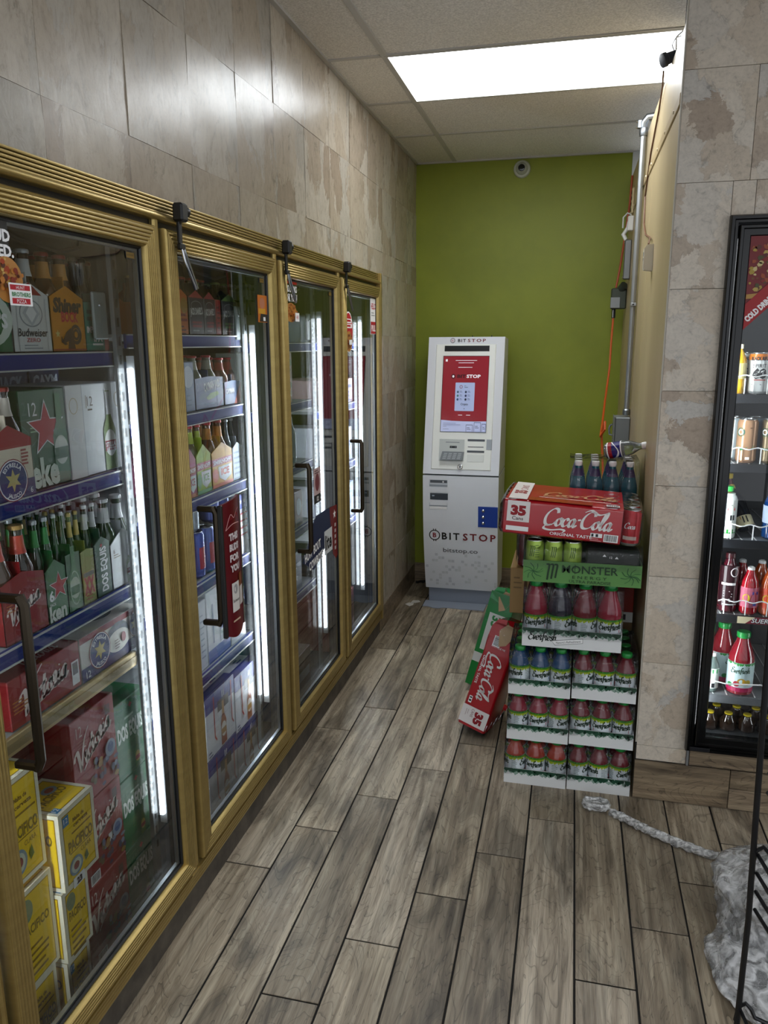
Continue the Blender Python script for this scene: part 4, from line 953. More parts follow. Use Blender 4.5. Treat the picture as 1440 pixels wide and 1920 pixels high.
six_pack('pale striped carrier at the lamp end of the third shelf', 2.424, 2.505, z, x2, lambda f, w, h, pk: (f.lines(w*.1, h*.9, w*.8, 6, .018, .007, p('#7c8c9c'))), '#b9c4cc', '#3c4a50', '#9aa0a4', h=.11, peak=.13, bh=.21)
def can_thing(label, x, y, z, r, h, col, art=None, name='drink_can', cat='can', group=None, a0=0.0, top='#b9bcbe', tilt=None):
    t = thing(name, label, cat, (x, y, z), group=group, rot=tilt)
    use('can_body', ('can', r, h, col), lambda: MB().lathe([(r*.8, 0), (r, .008), (r, h-.012), (r*.86, h-.003)], mat(col, .25, .35), 20), t)
    use('can_lid', ('canlid', r, h, top), lambda: MB().lathe([(r*.86, h-.003), (r*.88, h), (r*.80, h), (r*.76, h-.005), (0.0001, h-.005)], mat(top, .25, .9), 20).box(-r*.12, r*.30, -r*.2, r*.2, h-.005, h-.003, mat('#a0a3a5', .3, .9)), t)
    if art:
        b = MB(); art(cylface(b, r, 0, a0)); b.build('can_print', t, 0, recalc=False)
    return t
def a_can(c): return lambda f: (f.rect(-.02, .03, .02, .10, p(c), 4), f.lines(-.015, .12, .03, 2, .008, .003, p('#555a66')))
z = .868; i = 0
CG = 'tall cans on the fourth shelf of the second door'
for j, (y, c) in enumerate(((2.10, '#a9b2bc'), (2.175, '#3a4fa0'), (2.248, '#4a5fa8'), (2.322, '#c8ced2'), (2.399, '#2c49a2'))):
    can_thing(('silver', 'royal blue', 'mid blue', 'pale silver', 'deep blue')[j] + ' tall can standing in the front row, fourth shelf behind the red sign', -1.152, y, z, .034, .150, c, a_can('#8892a6' if j in (0, 3) else '#b33a44'), group=CG)
for j, (y, c) in enumerate(((2.175, '#9aa3ad'), (2.322, '#5566a8'), (2.40, '#33489a'))):
    can_thing(('grey', 'blue', 'dark blue')[j] + ' tall can stacked in the upper row, fourth shelf', -1.165, y, z+.151, .033, .09, c, None, group=CG)
def a_flag(f, w, h):
    for k in range(7): f.rect(w*.1, h*(.30+.06*k), w, h*(.33+.06*k), p('#b5494a' if k % 2 == 0 else '#e6e4e2'))
    f.rect(0, h*.76, w, h, p('#3a4aa0')); f.rect(0, 0, w, h*.28, p('#d9dde2')); f.star(w*.3, h*.88, .01, W_); f.star(w*.7, h*.88, .01, W_)
carton('tall flag-striped can carton at the lamp end of the fourth shelf', 2.446, 2.520, z, z+.212, x2, a_flag, '#dfe3e8', .25, name='can_carton')
z = .568
def a_wb(f, w, h): f.rect(0, 0, w, h*.18, p('#4a66b0')); f.rect(w*.22, h*.25, w*.28, h*.8, p('#8a93a8')); bottle_art(f, w*.68, h*.2, h*.7, '#8a9aa0', '#e6e8ea', '#4a5fa0', '#c9ced2')
carton('white carton at the door frame on the fifth shelf', 2.090, 2.166, z, z+.232, x2, lambda f, w, h: (f.rect(w*.25, 0, w*.30, h, p('#b35a5a')), f.lines(w*.4, h*.8, w*.4, 8, .02, .005, p('#9aa3b3'))), '#dde1e8', .25)
carton('white carton with blue foot on the fifth shelf', 2.170, 2.336, z, z+.246, x2, a_wb, '#e6e9ee', .25)
carton('flag-striped can carton at the lamp end of the fifth shelf', 2.342, 2.462, z, z+.172, x2, a_flag, '#dfe3e8', .25, name='can_carton')
def a_budc(f, w, h):
    f.poly([(0, h*.74), (w, h*.70), (w, h), (0, h)], p('#33408c')); f.rect(w*.40, h*.62, w*.78, h*.80, p('#14151c')); bottle_art(f, w*.58, h*.03, h*.72, '#9a5a2a', '#e2ddd8', '#b0863c', '#c9a26a')
    for a in (.26, .86): f.poly([(w*a, h*.95), (w*(a+.03), h*.95), (w*(a+.03), h*.30), (w*(a+.08), h*.22), (w*(a+.06), h*.2), (w*a, h*.28)], p('#b5333a'))
    f.rect(w*.55, h*.82, w*.575, h*.92, W_); f.rect(w*.60, h*.82, w*.625, h*.92, W_); f.lines(w*.04, h*.12, w*.14, 2, .012, .005, p('#5a5f74'))
def t_budc(f, w, d): f.rect(0, d*.0, w, d*.14, p('#33408c')); f.rect(w*.3, d*.35, w*.8, d*.58, p('#b98f5c')); f.rect(w*.34, d*.38, w*.5, d*.55, p('#6b4526')); f.rect(0, d*.7, w, d*.74, p('#b5333a')); f.lines(w*.6, d*.25, w*.2, 2, .014, .006, p('#33408c'))
for (a, c, d, lo, hi, lab) in ((2.096, 2.318, 0, .256, .474, 'white and blue bottle carton by the frame, upper of two below the fifth shelf'), (2.322, 2.528, 0, .240, .452, 'white and blue bottle carton at the lamp end, upper of two below the fifth shelf'), (2.096, 2.318, 0, .036, .254, 'white and blue bottle carton by the frame, on the floor of the second door'), (2.322, 2.528, 0, .036, .238, 'white and blue bottle carton at the lamp end, on the cooler floor')):
    carton(lab, a, c, lo, hi, x2+.012, a_budc, '#dcdee4', .25, top=t_budc, group='white and blue bottle cartons')

# ---- third door: pale cartons and bottles, mostly hidden by the reflection
z = 1.602
six_pack('beige carrier, first on the top shelf of the third door', 2.80, 2.865, z, x2, lambda f, w, h, pk: (f.rect(0, h*.5, w, h*.6, p('#9c5a48')), f.lines(w*.2, h*.9, w*.6, 3, .012, .004, p('#6a6a5a'))), '#b5ab92', '#39462e', '#b9bab2', '#9aa08a', h=.12, peak=.13)
six_pack('mint green carrier next to the beige one, third door', 2.87, 2.965, z, x2, lambda f, w, h, pk: (f.rect(w*.2, h*.3, w*.8, h*.62, p('#3c5a4a')), f.lines(w*.2, h*.85, w*.6, 2, .012, .005, p('#6d8a72'))), '#93a88e', '#4a5f44', '#c5c8c0', '#aab59c', h=.12, peak=.135)
z = 1.362
for i, (y0, y1, c, lab) in enumerate(((2.79, 2.85, '#c3c9be', 'pale carton printed with green leaves, third door second shelf'), (2.855, 2.95, '#d2d6cc', 'off-white carton with green blots, third door second shelf'), (2.956, 3.03, '#a89a88', 'tan carton at the lamp end, third door second shelf'))):
    carton(lab, y0, y1, z, z+.20, x2, lambda f, w, h: [f.ell(w*.5+.01*math.sin(q*2), h*(.2+.15*q), w*.28, h*.07, p('#4f7a52' if q % 2 else '#7a9a6a')) for q in range(5)], c, .22, name='drink_carton')
z = 1.102
for i in range(5):
    y = 2.80+i*.07; t = thing('bottle', ('clear', 'pale green', 'smoky', 'olive', 'blue-grey')[i] + ' glass bottle in the row on the third shelf of the third door', 'bottle', (-1.158, y, z), group='bottles behind the third door')
    c = ('#8fa39c', '#8fae8c', '#6d7a74', '#7c8752', '#7d93a4')[i]
    add_bottle(t, 0, 0, .0295, .215, c, '#a9acac', ('#c9cfc8', '#bcd0b4', '#a9b0a8', '#c2bd8a', '#b5c4d0')[i])
z = .832
for i, (y0, y1, h, c, lab) in enumerate(((2.79, 2.90, .17, '#55708c', 'dull blue carton on the fourth shelf of the third door'), (2.905, 3.01, .20, '#8a9aa8', 'grey-blue carton on the fourth shelf of the third door'), (3.015, 3.11, .15, '#6c4a4a', 'maroon carton on the fourth shelf of the third door'))):
    carton(lab, y0, y1, z, z+h, x2, lambda f, w, h: (f.ell(w*.5, h*.55, w*.3, h*.25, p('#b3bfc6')), f.lines(w*.2, h*.2, w*.6, 2, .014, .006, p('#2c3a4c'))), c, .22, name='drink_carton')
z = .552
for i, (y0, y1, h, c, lab) in enumerate(((2.80, 2.93, .19, '#2f4a70', 'navy carton on the lowest shelf of the third door'), (2.94, 3.08, .17, '#40586e', 'steel blue carton on the lowest shelf of the third door'))):
    carton(lab, y0, y1, z, z+h, x2, lambda f, w, h: (f.rect(w*.1, h*.6, w*.9, h*.72, p('#a9b5c0')), f.star(w*.5, h*.35, .02, p('#a9b5c0'))), c, .22, name='drink_carton')
for i, (y0, y1, lo, hi, c, lab) in enumerate(((2.80, 2.98, .036, .25, '#26406c', 'dark blue case on the cooler floor behind the third door'), (2.99, 3.16, .036, .25, '#4c3a34', 'brown case on the cooler floor behind the third door'), (2.80, 2.98, .252, .42, '#30486a', 'dark blue case stacked on another behind the third door'))):
    carton(lab, y0, y1, lo, hi, x2, lambda f, w, h: (f.rect(w*.1, h*.4, w*.9, h*.6, p('#7d8c9c')),), c, .25)
# ---- fourth door: an overturned label card box and stock behind the lamps
def a_ship(f, w, h): f.rect(w*.05, h*.1, w*.42, h*.9, p('#aab4d0')); f.ell(w*.24, h*.60, w*.13, h*.2, p('#3a56b0')); f.lines(w*.10, h*.36, w*.28, 2, .016, .008, p('#3a56b0')); f.rect(w*.54, h*.62, w*.92, h*.74, p('#3a4a90')); f.lines(w*.52, h*.45, w*.4, 3, .02, .007, p('#5a6aa0'))
carton('pinkish shipping carton with blue lettering, second shelf of the fourth door', 3.60, 3.93, 1.302, 1.42, x2, a_ship, '#c9b3b4', .3, name='shipping_carton')
for i, (y0, y1, z0, h, c, lab) in enumerate(((3.58, 3.70, 1.602, .12, '#c9d2d6', 'silver carton on the top shelf of the fourth door'), (3.72, 3.88, 1.602, .13, '#b7c3cc', 'pale blue carton on the top shelf of the fourth door'), (3.58, 3.72, 1.002, .19, '#d3d9e0', 'white carton on the third shelf of the fourth door'), (3.74, 3.90, 1.002, .17, '#b9c2d2', 'lilac carton on the third shelf of the fourth door'), (3.58, 3.74, .702, .2, '#d9dde2', 'white carton on the lowest shelf of the fourth door'), (3.76, 3.92, .702, .18, '#a7b4cc', 'pale blue carton on the lowest shelf of the fourth door'), (3.58, 3.90, .036, .26, '#5b2f2c', 'dark red case on the cooler floor behind the fourth door'))):
    carton(lab, y0, y1, z0, z0+h, x2, lambda f, w, h: (f.rect(w*.15, h*.35, w*.85, h*.6, p('#8592b4')), f.lines(w*.2, h*.85, w*.6, 2, .02, .008, p('#6a7488'))), c, .25, name='drink_carton')
# ------------------------------------------------------------------ crypto kiosk by the green wall
SK = .98      # the kiosk drawn once at y ~4.6, then brought to where it stands
kx0, kx1 = -.860, -.4025
kiosk = thing('cash_kiosk', 'tall white cryptocurrency kiosk with red screen against the green wall', 'kiosk', ((kx0+kx1)/2*SK, 4.62*SK, 0))
def kmap(q): return (q[0]*SK-kiosk.location.x, q[1]*SK-kiosk.location.y, H+(q[2]-H)*SK)
def kpart(name, mb, parent=kiosk, **kw):
    mb.v = [kmap(q) for q in mb.v]; return mb.build(name, parent, **kw)
KY0, KZ0, KY1, KZ1 = 4.555, .822, 4.735, 1.629
kt = (KY1-KY0)/(KZ1-KZ0)
ky = lambda z: KY0+kt*(z-KZ0)
kl = lambda z: 4.555+.231*max(.812-z, 0)**2
WH = M['whitep']; body = mat('#dfe2e8', .4); dk = mat('#4b5057', .5); blk = mat('#101216', .3)
def tq(f, pts, m): f.poly(pts, m)
b = MB()
b.prism([(KY0, KZ0), (KY1, KZ1), (4.97, KZ1-.012), (4.97, KZ0)], kx0, kx1, body, 'x')
head = kpart('upper_housing', b)
n = 10; zs = [.062+(.812-.062)*i/n for i in range(n+1)]
b = MB(); b.prism([(kl(z), z) for z in zs]+[(4.97, .812), (4.97, .062)], kx0, kx1, body, 'x')
lower = kpart('lower_cabinet', b)
kpart('plinth', MB().box(kx0+.016, kx1-.02, 4.70, 4.95, -.033, .062, mat('#7b8290', .5), .003))
b = MB().box(kx0+.004, kx1-.004, 4.585, 4.96, .812, .822, mat('#2c2f33', .6)); kpart('seam', b)
# front panel of the head
fn = lambda x, z, k: V((x, ky(z)-k, z+k*kt))
def slab(name, x0, x1, z0, z1, m, lift, parent, inset=.004, back=0.0):
    """a raised or sunken plate on the sloping front with bevelled rim"""
    b = MB(); P = [fn(x0, z0, back), fn(x1, z0, back), fn(x1, z1, back), fn(x0, z1, back), fn(x0+inset, z0+inset, lift), fn(x1-inset, z0+inset, lift), fn(x1-inset, z1-inset, lift), fn(x0+inset, z1-inset, lift)]
    b.add(P, [(4, 5, 6, 7), (0, 1, 5, 4), (1, 2, 6, 5), (2, 3, 7, 6), (3, 0, 4, 7)], m); return kpart(name, b, parent, smooth=0)
bez = slab('front_bezel', -.812, -.452, .850, 1.586, mat('#f1f3ee', .35), .006, kiosk)
slab('camera_window', -.762, -.490, 1.542, 1.578, blk, .0085, bez, .002)
# screen
b = MB(); f = Face(b, fn=fn, off=.0085)
f.rect(-.766, 1.070, -.489, 1.517, mat('#15161a', .3))
scr = mat('#8f2a34', .10, emit=.20, key='screen_red'); scl = mat('#aab2d2', .10, emit=.36, key='screen_pale'); sdk = mat('#43252c', .2, emit=.05, key='sdk'); swt = mat('#d8d3da', .2, emit=.45, key='swt')
f.rect(-.763, 1.135, -.491, 1.514, scr); f.poly([(-.763, 1.073)]+[(-.491, 1.073)]+[(-.491, 1.136), (-.56, 1.134), (-.63, 1.134), (-.70, 1.136), (-.763, 1.141)], scl)
f.rect(-.750, 1.483, -.738, 1.497, swt)
for z, x0, x1 in ((1.488, -.690, -.562), (1.474, -.672, -.580), (1.448, -.672, -.588)): f.rect(x0, z, x1, z+.003, swt)
f.ring(-.700, 1.396, .012, .014, .005, sdk); f.ell(-.700, 1.396, .006, .007, swt)
f.text('BIT', -.676, 1.388, .019, sdk, w=.052, bold=.05); f.text('STOP', -.620, 1.388, .019, swt, w=.084, bold=.05)
f.poly([(-.684, 1.197), (-.681, 1.194), (-.571, 1.194), (-.568, 1.197), (-.568, 1.357), (-.571, 1.360), (-.681, 1.360), (-.684, 1.357)], mat('#9aa6c8', .15, emit=.40, key='card'))
f.ring(-.650, 1.335, .009, .010, .003, p('#9a4048')); f.text('BIT', -.630, 1.338, .006, p('#4a4660')); f.lines(-.630, 1.334, .030, 1, .01, .003, p('#5a5670'))
for i in range(3):
    for j in range(2): f.ell(-.668+j*.048, 1.305-i*.022, .006, .007, p(('#54708a', '#2c3a5c', '#5a8a86', '#3a3f66', '#3a5a80', '#27304c')[i*2+j])); f.lines(-.656+j*.048, 1.311-i*.022, .016, 2, .006, .002, p('#5a6080'))
f.text('Crypto', -.626, 1.228, .012, p('#23223c'), w=.044, align=.5, bold=.03); f.ell(-.626, 1.207, .003, .003, p('#5a5670'))
for x in (-.66, -.612): f.rect(x, 1.168, x+.024, 1.171, swt)
f.lines(-.748, 1.122, .11, 2, .009, .002, p('#6a7090')); f.lines(-.748, 1.104, .03, 1, .01, .002, p('#6a7090')); f.lines(-.748, 1.088, .05, 1, .01, .002, p('#6a7090'))
for x, w, h in ((-.610, .040, .040), (-.562, .040, .055), (-.516, .024, .046)): f.rect(x, 1.074, x+w, 1.074+h, p('#4b5270')); f.rect(x+.002, 1.074, x+w-.002, 1.074+h-.003, scl); f.lines(x+.006, 1.074+h*.6, w*.6, 2, .009, .003, p('#4b5270'))
kpart('screen', b, bez, smooth=0, recalc=False)
# keypad bay, slots, locks
b = MB(); f = Face(b, fn=fn, off=.0065); g = mat('#c3c8c6', .45)
f.rect(-.766, .900, -.615, 1.028, g)
f.rect(-.728, 1.008, -.645, 1.013, p('#8d9296')); f.rect(-.702, .976, -.660, .990, blk); f.rect(-.694, .980, -.690, .986, p('#787d84')); f.rect(-.670, .980, -.666, .986, p('#787d84'))
kpart('keypad_bay', b, bez, smooth=0, recalc=False)
b = MB(); P = [fn(-.755, .904, .034), fn(-.622, .904, .034), fn(-.614, .956, .008), fn(-.746, .956, .008), fn(-.755, .904, .006), fn(-.622, .904, .006), fn(-.614, .952, .006), fn(-.746, .952, .006)]
b.add(P, [(0, 1, 2, 3), (4, 0, 3, 7), (1, 5, 6, 2), (0, 4, 5, 1), (3, 2, 6, 7)], mat('#6f757a', .4))
f = Face(b, fn=lambda u, v, k: fn(-.751+u*.125+v*.008, .908+v*.042, .0325-.024*v+k), off=.0012)
for i in range(4):
    for j in range(4): f.rect(.08+j*.23, .06+i*.24, .24+j*.23, .20+i*.24, p('#a8adb1'))
kpart('keypad', b, bez, smooth=0, recalc=False)
for z0, z1, x0, x1 in ((1.018, 1.032, -.597, -.493), (.983, .989, -.594, -.499), (.952, .966, -.598, -.494)): slab('card_slot', x0, x1, z0, z1, dk, .0075, bez, .001)
slab('receipt_tray', -.597, -.492, .895, .944, mat('#e3e6e2', .4), .0085, bez, .004)
slab('side_lock_plate', -.485, -.452, .970, 1.033, mat('#9ba0a5', .35, .6), .009, bez, .002)
b = MB().lathe([(.0155, 0), (.0155, .008), (.012, .010), (.0001, .010)], M['chrome'], 18, Matrix.Translation(fn(-.634, .867, .006)) @ Matrix.Rotation(PI/2-.22, 4, 'X')); b.box(-.6375, -.6305, ky(.867)-.0175, ky(.867)-.0150, .855, .879, p('#2a2c30'))
kpart('round_lock', b, bez)
b = MB(); f = Face(b, fn=fn, off=.0008)
f.ring(-.7145, 1.608, .0145, .0150, .0025, blk); f.ring(-.7145, 1.608, .0095, .0100, .0015, p('#a06a6e')); f.text('B', -.7145, 1.604, .008, p('#b54a52'), align=.5, bold=.05)
f.text('BIT', -.683, 1.599, .0185, blk, w=.048, bold=.04, track=1.3); f.text('STOP', -.624, 1.599, .0185, p('#7c2632'), w=.108, bold=.03, track=1.35)
kpart('top_lettering', b, head, smooth=0, recalc=False)
# lower cabinet: cash slot, blue notice, lettering, faint square print
fl_ = lambda x, z, k: V((x, kl(z)-k, z))
b = MB(); f = Face(b, fn=fl_, off=.001)
f.rect(-.821, .605, -.708, .788, p('#cfd3da')); f.rect(-.815, .768, -.711, .785, dk); f.ell(-.735, .775, .005, .005, W_)
f.rect(-.819, .746, -.709, .757, p('#989ea6')); f.rect(-.815, .708, -.712, .742, p('#e2e5ea')); f.rect(-.815, .663, -.706, .704, mat('#1c2532', .25)); f.rect(-.803, .684, -.788, .692, p('#9aa3b0')); f.rect(-.815, .628, -.711, .659, p('#e6e8ec')); f.rect(-.820, .623, -.709, .627, p('#8d939c')); f.rect(-.819, .604, -.711, .621, W_)
kpart('cash_acceptor', b, lower, smooth=0, recalc=False)
b = MB(); f = Face(b, fn=fl_, off=.004)
b.add([fl_(-.522, .500, 0), fl_(-.404, .500, 0), fl_(-.404, .631, 0), fl_(-.522, .631, 0), fl_(-.521, .501, .004), fl_(-.405, .501, .004), fl_(-.405, .630, .004), fl_(-.521, .630, .004)], [(4, 5, 6, 7), (0, 1, 5, 4), (1, 2, 6, 5), (2, 3, 7, 6), (3, 0, 4, 7)], mat('#123a94', .4))
for z in (.606, .566, .527): b.lathe([(.0095, 0), (.0085, .004), (.005, .0068), (0.0001, .0075)], M['chrome'], 14, Matrix.Translation(fl_(-.491, z, .004)) @ Matrix.Rotation(PI/2, 4, 'X'))
kpart('blue_lock_plate', b, lower)
b = MB(); f = Face(b, fn=fl_, off=.0008)
f.ring(-.790, .434, .0345, .0345, .006, blk); f.text('B', -.790, .420, .030, p('#8d2f3a'), align=.5, bold=.05)
for x in (-.799, -.785): f.rect(x, .466, x+.005, .476, blk); f.rect(x, .393, x+.005, .403, blk)
f.text('BIT', -.745, .409, .046, blk, w=.110, bold=.035, track=1.35); f.text('STOP', -.614, .409, .046, p('#7c1f2c'), w=.200, bold=.03, track=1.35)
f.text('bitstop.co', -.738, .323, .030, p('#3a3d42'), w=.214)
kpart('cabinet_lettering', b, lower, smooth=0, recalc=False)
b = MB(); f = Face(b, fn=fl_, off=.0008)
rr = random.Random(8)
for i in range(52):
    x = rr.randint(0, 21)*.0205+kx0+.008; z = .09+rr.randint(0, 10)*.0205; s = .0175
    f.rect(x, z, x+s, z+s, p(rr.choice(('#d3d6db', '#cdd0d6', '#d8dbdf'))))
tag(kpart('print_pattern', b, lower, smooth=0, recalc=False), kind='stuff')
# two tiny brackets on top
b = MB()
for x in (-.60, -.485): b.box(x-.003, x+.003, 4.76, 4.77, 1.62, 1.637, blk)
kpart('top_stub', b)
# grey floor mat and paper scraps in front of it
rr = random.Random(2); P = [(-.845, 4.60)]; 
for i in range(12): P.append((-.845+.38*i/11, 4.478+rr.uniform(-.012, .012)))
P += [(-.46, 4.60)]
b = MB().prism(P, .0, .004, mat('#8b93a0', .6), 'z'); tag(b.build('floor_mat', None, 0), 'grey-blue ragged sheet on the floor under the white kiosk', 'mat')
for i, (x, y, r, lab) in enumerate(((-.905, 4.56, .3, 'small white torn paper on the floor beside the kiosk'), (-.93, 4.50, 1.2, 'smaller paper scrap on the floor by the left baseboard'))):
    b = MB().prism([(-.03, -.02), (.0, -.026), (.032, -.012), (.026, .02), (-.012, .024)], .0, .0015, p('#c9c6bf'), 'z'); tag(b.build('paper_scrap', None, 0, (x, y, .0012), (0.0, 0, r)), lab, 'paper')
b = MB().tube([(-.97, 4.93, .012), (-.955, 4.9, .02), (-.93, 4.88, .035), (-.92, 4.92, .02), (-.94, 4.95, .012), (-.91, 4.965, .012)], .008, M['rubber'], 6); tag(b.build('power_cable', None, 40), 'black cord heaped in the corner beside the white kiosk', 'cord')
# ------------------------------------------------------------------ stack of drinks by the pillar (fronts face the camera: local +x points to -y)
RF = -PI/2
def tray_box(b, w, d, h, m, t=.003):
    hw = w/2
    b.box(-d, 0, -hw, hw, 0, .003, m).box(-t, 0, -hw, hw, .003, h, m).box(-d, -d+t, -hw, hw, .003, h, m).box(-d+t, -t, -hw, -hw+t, .003, h, m).box(-d+t, -t, hw-t, hw, .003, h, m)

def film(b, w, d, z0, z1, hole=None, seed=1, lift=.0):
    """shrink film pulled over a pack: over front, top and back with slumped shoulders, two side sheets; hole=(y, z, ry, rz) leaves an arched opening in the front"""
    rr = random.Random(seed); hw = w/2+.0004; NY = 22
    path = [(.003, z0), (.0035, z0+(z1-z0)*.3), (.003, z0+(z1-z0)*.55), (-.004, z0+(z1-z0)*.75), (-.018, z0+(z1-z0)*.90), (-.035, z1), (-d*.35, z1+.001), (-d*.65, z1+.001), (-d+.035, z1), (-d+.012, z0+(z1-z0)*.85), (-d-.003, z0+(z1-z0)*.5), (-d-.003, z0)]
    # finer rows on the front
    P = []
    for (a, c), (e, g) in zip(path, path[1:]):
        for k in range(3): P.append((a+(e-a)*k/3, c+(g-c)*k/3))
    P.append(path[-1]); vs = []
    for i, (x, z) in enumerate(P):
        for j in range(NY+1):
            y = -hw+2*hw*j/NY; n = noise.noise(V((x*30+seed, y*30, z*30)))
            sag = -.004*abs(math.sin(PI*(j/NY)*(round(w/.075)))) if 8 < i < 28 else 0
            vs.append((x+n*.0022, y, z+n*.0025*(1 if i > 6 else 0)+sag))
    fs = []
    for i in range(len(P)-1):
        for j in range(NY):
            if hole and i < 15:
                y = -hw+2*hw*(j+.5)/NY; z = (P[i][1]+P[i+1][1])/2
                if ((y-hole[0])/hole[2])**2+((z-hole[1])/hole[3])**2 < 1: continue
            a = i*(NY+1)+j; fs.append((a, a+1, a+NY+2, a+NY+1))
    b.add(vs, fs, M['wrap'])
    for s in (-1, 1):
        n = len(path); b.add([(x, s*hw, z) for x, z in path], [tuple(range(n))], M['wrap'])

def juice_prof(r, h): return [(r*.9, 0), (r, .004), (r, h*.50), (r*.985, h*.53), (r*.97, h*.60), (r*.78, h*.72), (r*.52, h*.84), (r*.47, h*.90), (r*.47, h*.915)]
def juice_label(r, z0, z1, ban, name):
    b = MB(); z0 = z1-.058; b.lathe([(r+.0004, z0), (r+.0004, z1)], p('#dfe6ea', .35), 24)
    f = cylface(b, r, 0, -PI/2*0, .0009); L = 2*PI*r
    f.rect(0, z1-.008, L, z1, p('#6f9f2c'), 24); f.leaves(0, L, z1-.006, .012, p('#b9cf35'), 34, 3); f.leaves(0, L, z1+.002, .008, p('#3f8a34'), 46, 7)
    for k in range(2):
        u = L*(.02+.5*k)
        f.poly([(u+L*.02, z1-.052), (u+L*.30, z1-.047), (u+L*.30, z1-.036), (u+L*.02, z1-.041)], p(ban))
        f.script('Everfresh', u, z1-.037, L*.33, p('#16301f'), .06, .13, .36, .15)
        f.lines(u+L*.37, z1-.018, L*.09, 6, .006, .002, p('#7d8a86'))
    return b
JUICE = {'red': '#6d1420', 'blue': '#0d4470', 'orange': '#a3331c', 'dark': '#1b1a2c', 'pink': '#8d1f33'}
BAN = {'red': '#b02a38', 'blue': '#2f6fb0', 'orange': '#c5563a', 'dark': '#6c3a7a', 'pink': '#b5304a'}
def juice_bottle(name, parent, x, y, z, r, h, kind, rz):
    bt = use(name, ('jb', r, h, kind), lambda: MB().lathe(juice_prof(r, h), mat(JUICE[kind], .10, coat=.5), 20), parent, (x, y, z), (0, 0, rz))
    use('cap', ('jc', r, h), lambda: MB().lathe([(r*.53, h*.905), (r*.55, h*.915), (r*.55, h*.975), (r*.50, h*.995), (r*.3, h)], mat('#1f8a3c', .3), 18), bt)
    k = ('jl', r, h, kind)
    if k in _sh: inst('label', _sh[k], bt)
    else: o = juice_label(r, h*.05, h*(.60 if h < .2 else .475), BAN[kind], kind).build('label', bt, 0, recalc=False); _sh[k] = o.data
    return bt
def juice_case(label, x0, x1, z, y, kinds, rows=4, cols=3, th=.060, h=.171, turns=None, logo=False, hole=True, d=None, group='cases of juice bottles'):
    w = x1-x0; t = thing('juice_case', label, 'drink case', ((x0+x1)/2, y, z), RF, group)
    pitch = w/cols-.0003; r = pitch/2-.0008; d = d or rows*pitch+.006
    b = MB(); tray_box(b, w, d, th, mat('#e2e4e4', .55))
    f = Face(b, (0, -w/2, 0), (0, 1, 0), (0, 0, 1)); dg = p('#24553f')
    f.leaves(0, w, th-.010, .019, p('#93a99d'), int(w/.014), 9); f.leaves(0, w, th, .023, dg, int(w/.017), 3); f.leaves(0, w, th, .017, p('#1f4a37'), int(w/.011), 5)
    if logo:
        f.script('Everfresh', w*.06, th*.38, w*.30, p('#17251d'), 0, .10, .32, .12); f.poly([(w*.30, th*.40), (w*.62, th*.62), (w*.62, th*.36), (w*.34, th*.14)], p('#2a302c')); f.poly([(w*.305, th*.38), (w*.617, th*.60), (w*.617, th*.375), (w*.342, th*.165)], W_); f.text("Nature's Refreshment", w*.35, th*.23, .0085, K_, w=w*.25, rot=.145, shear=.2)
    b.build('tray', t, 0, recalc=False)
    for i in range(rows):
        for j in range(cols):
            k = kinds[j] if isinstance(kinds, (list, tuple)) else kinds
            rz = (turns[j] if turns and i == 0 else random.uniform(-PI, PI))
            juice_bottle('juice_bottle', t, -.004-pitch*(i+.5), -w/2+w/cols*(j+.5), .0035, r, h, k, rz)
    b = MB(); film(b, w, d, th*.6, h+.0045, (0.0, th*.95, w*.36, (h-th)*.50) if hole else None, seed=int(abs(x0*1000)+z*100))
    b.build('shrink_film', t, 40, recalc=False)
    return t
# label faces +x in bottle space when u~L*.19; turn so it shows
T = lambda a: -2*PI*.19+a
YS = 2.628
juice_case('bottom left juice case, orange-red bottles in a white leafy tray', -.184, .040, 0, YS, 'orange', turns=[T(1.6), T(-.15), T(1.5)])
juice_case('bottom right juice case, dark red bottles, beside the pillar base', .044, .264, 0, YS+.004, 'red', turns=[T(1.5), T(-1.0), T(.75)])
juice_case('middle left juice case of the stack, crimson bottles', -.178, .040, .178, YS, 'pink', turns=[T(-1.6), T(.15), T(.95)])
juice_case('middle right juice case of the stack, crimson bottles', .044, .265, .181, YS+.004, 'red', turns=[T(.45), T(.1), T(-.25)])
juice_case('blue juice case, third level of the stack on the left', -.178, .040, .356, YS, 'blue', turns=[T(-.6), T(.3), T(.35)])
juice_case('red juice case, third level of the stack beside the pillar', .045, .264, .359, YS+.004, 'red', turns=[T(1.4), T(-.1), T(-.45)])
juice_case('wide juice case with name on the tray, four bottles across, under the green can tray', -.135, .203, .546, YS-.002, ['pink', 'dark', 'red', 'pink'], rows=3, cols=4, th=.068, h=.232, turns=[T(.15), T(1.5), T(1.6), T(.1)], logo=True, hole=False, group=None)

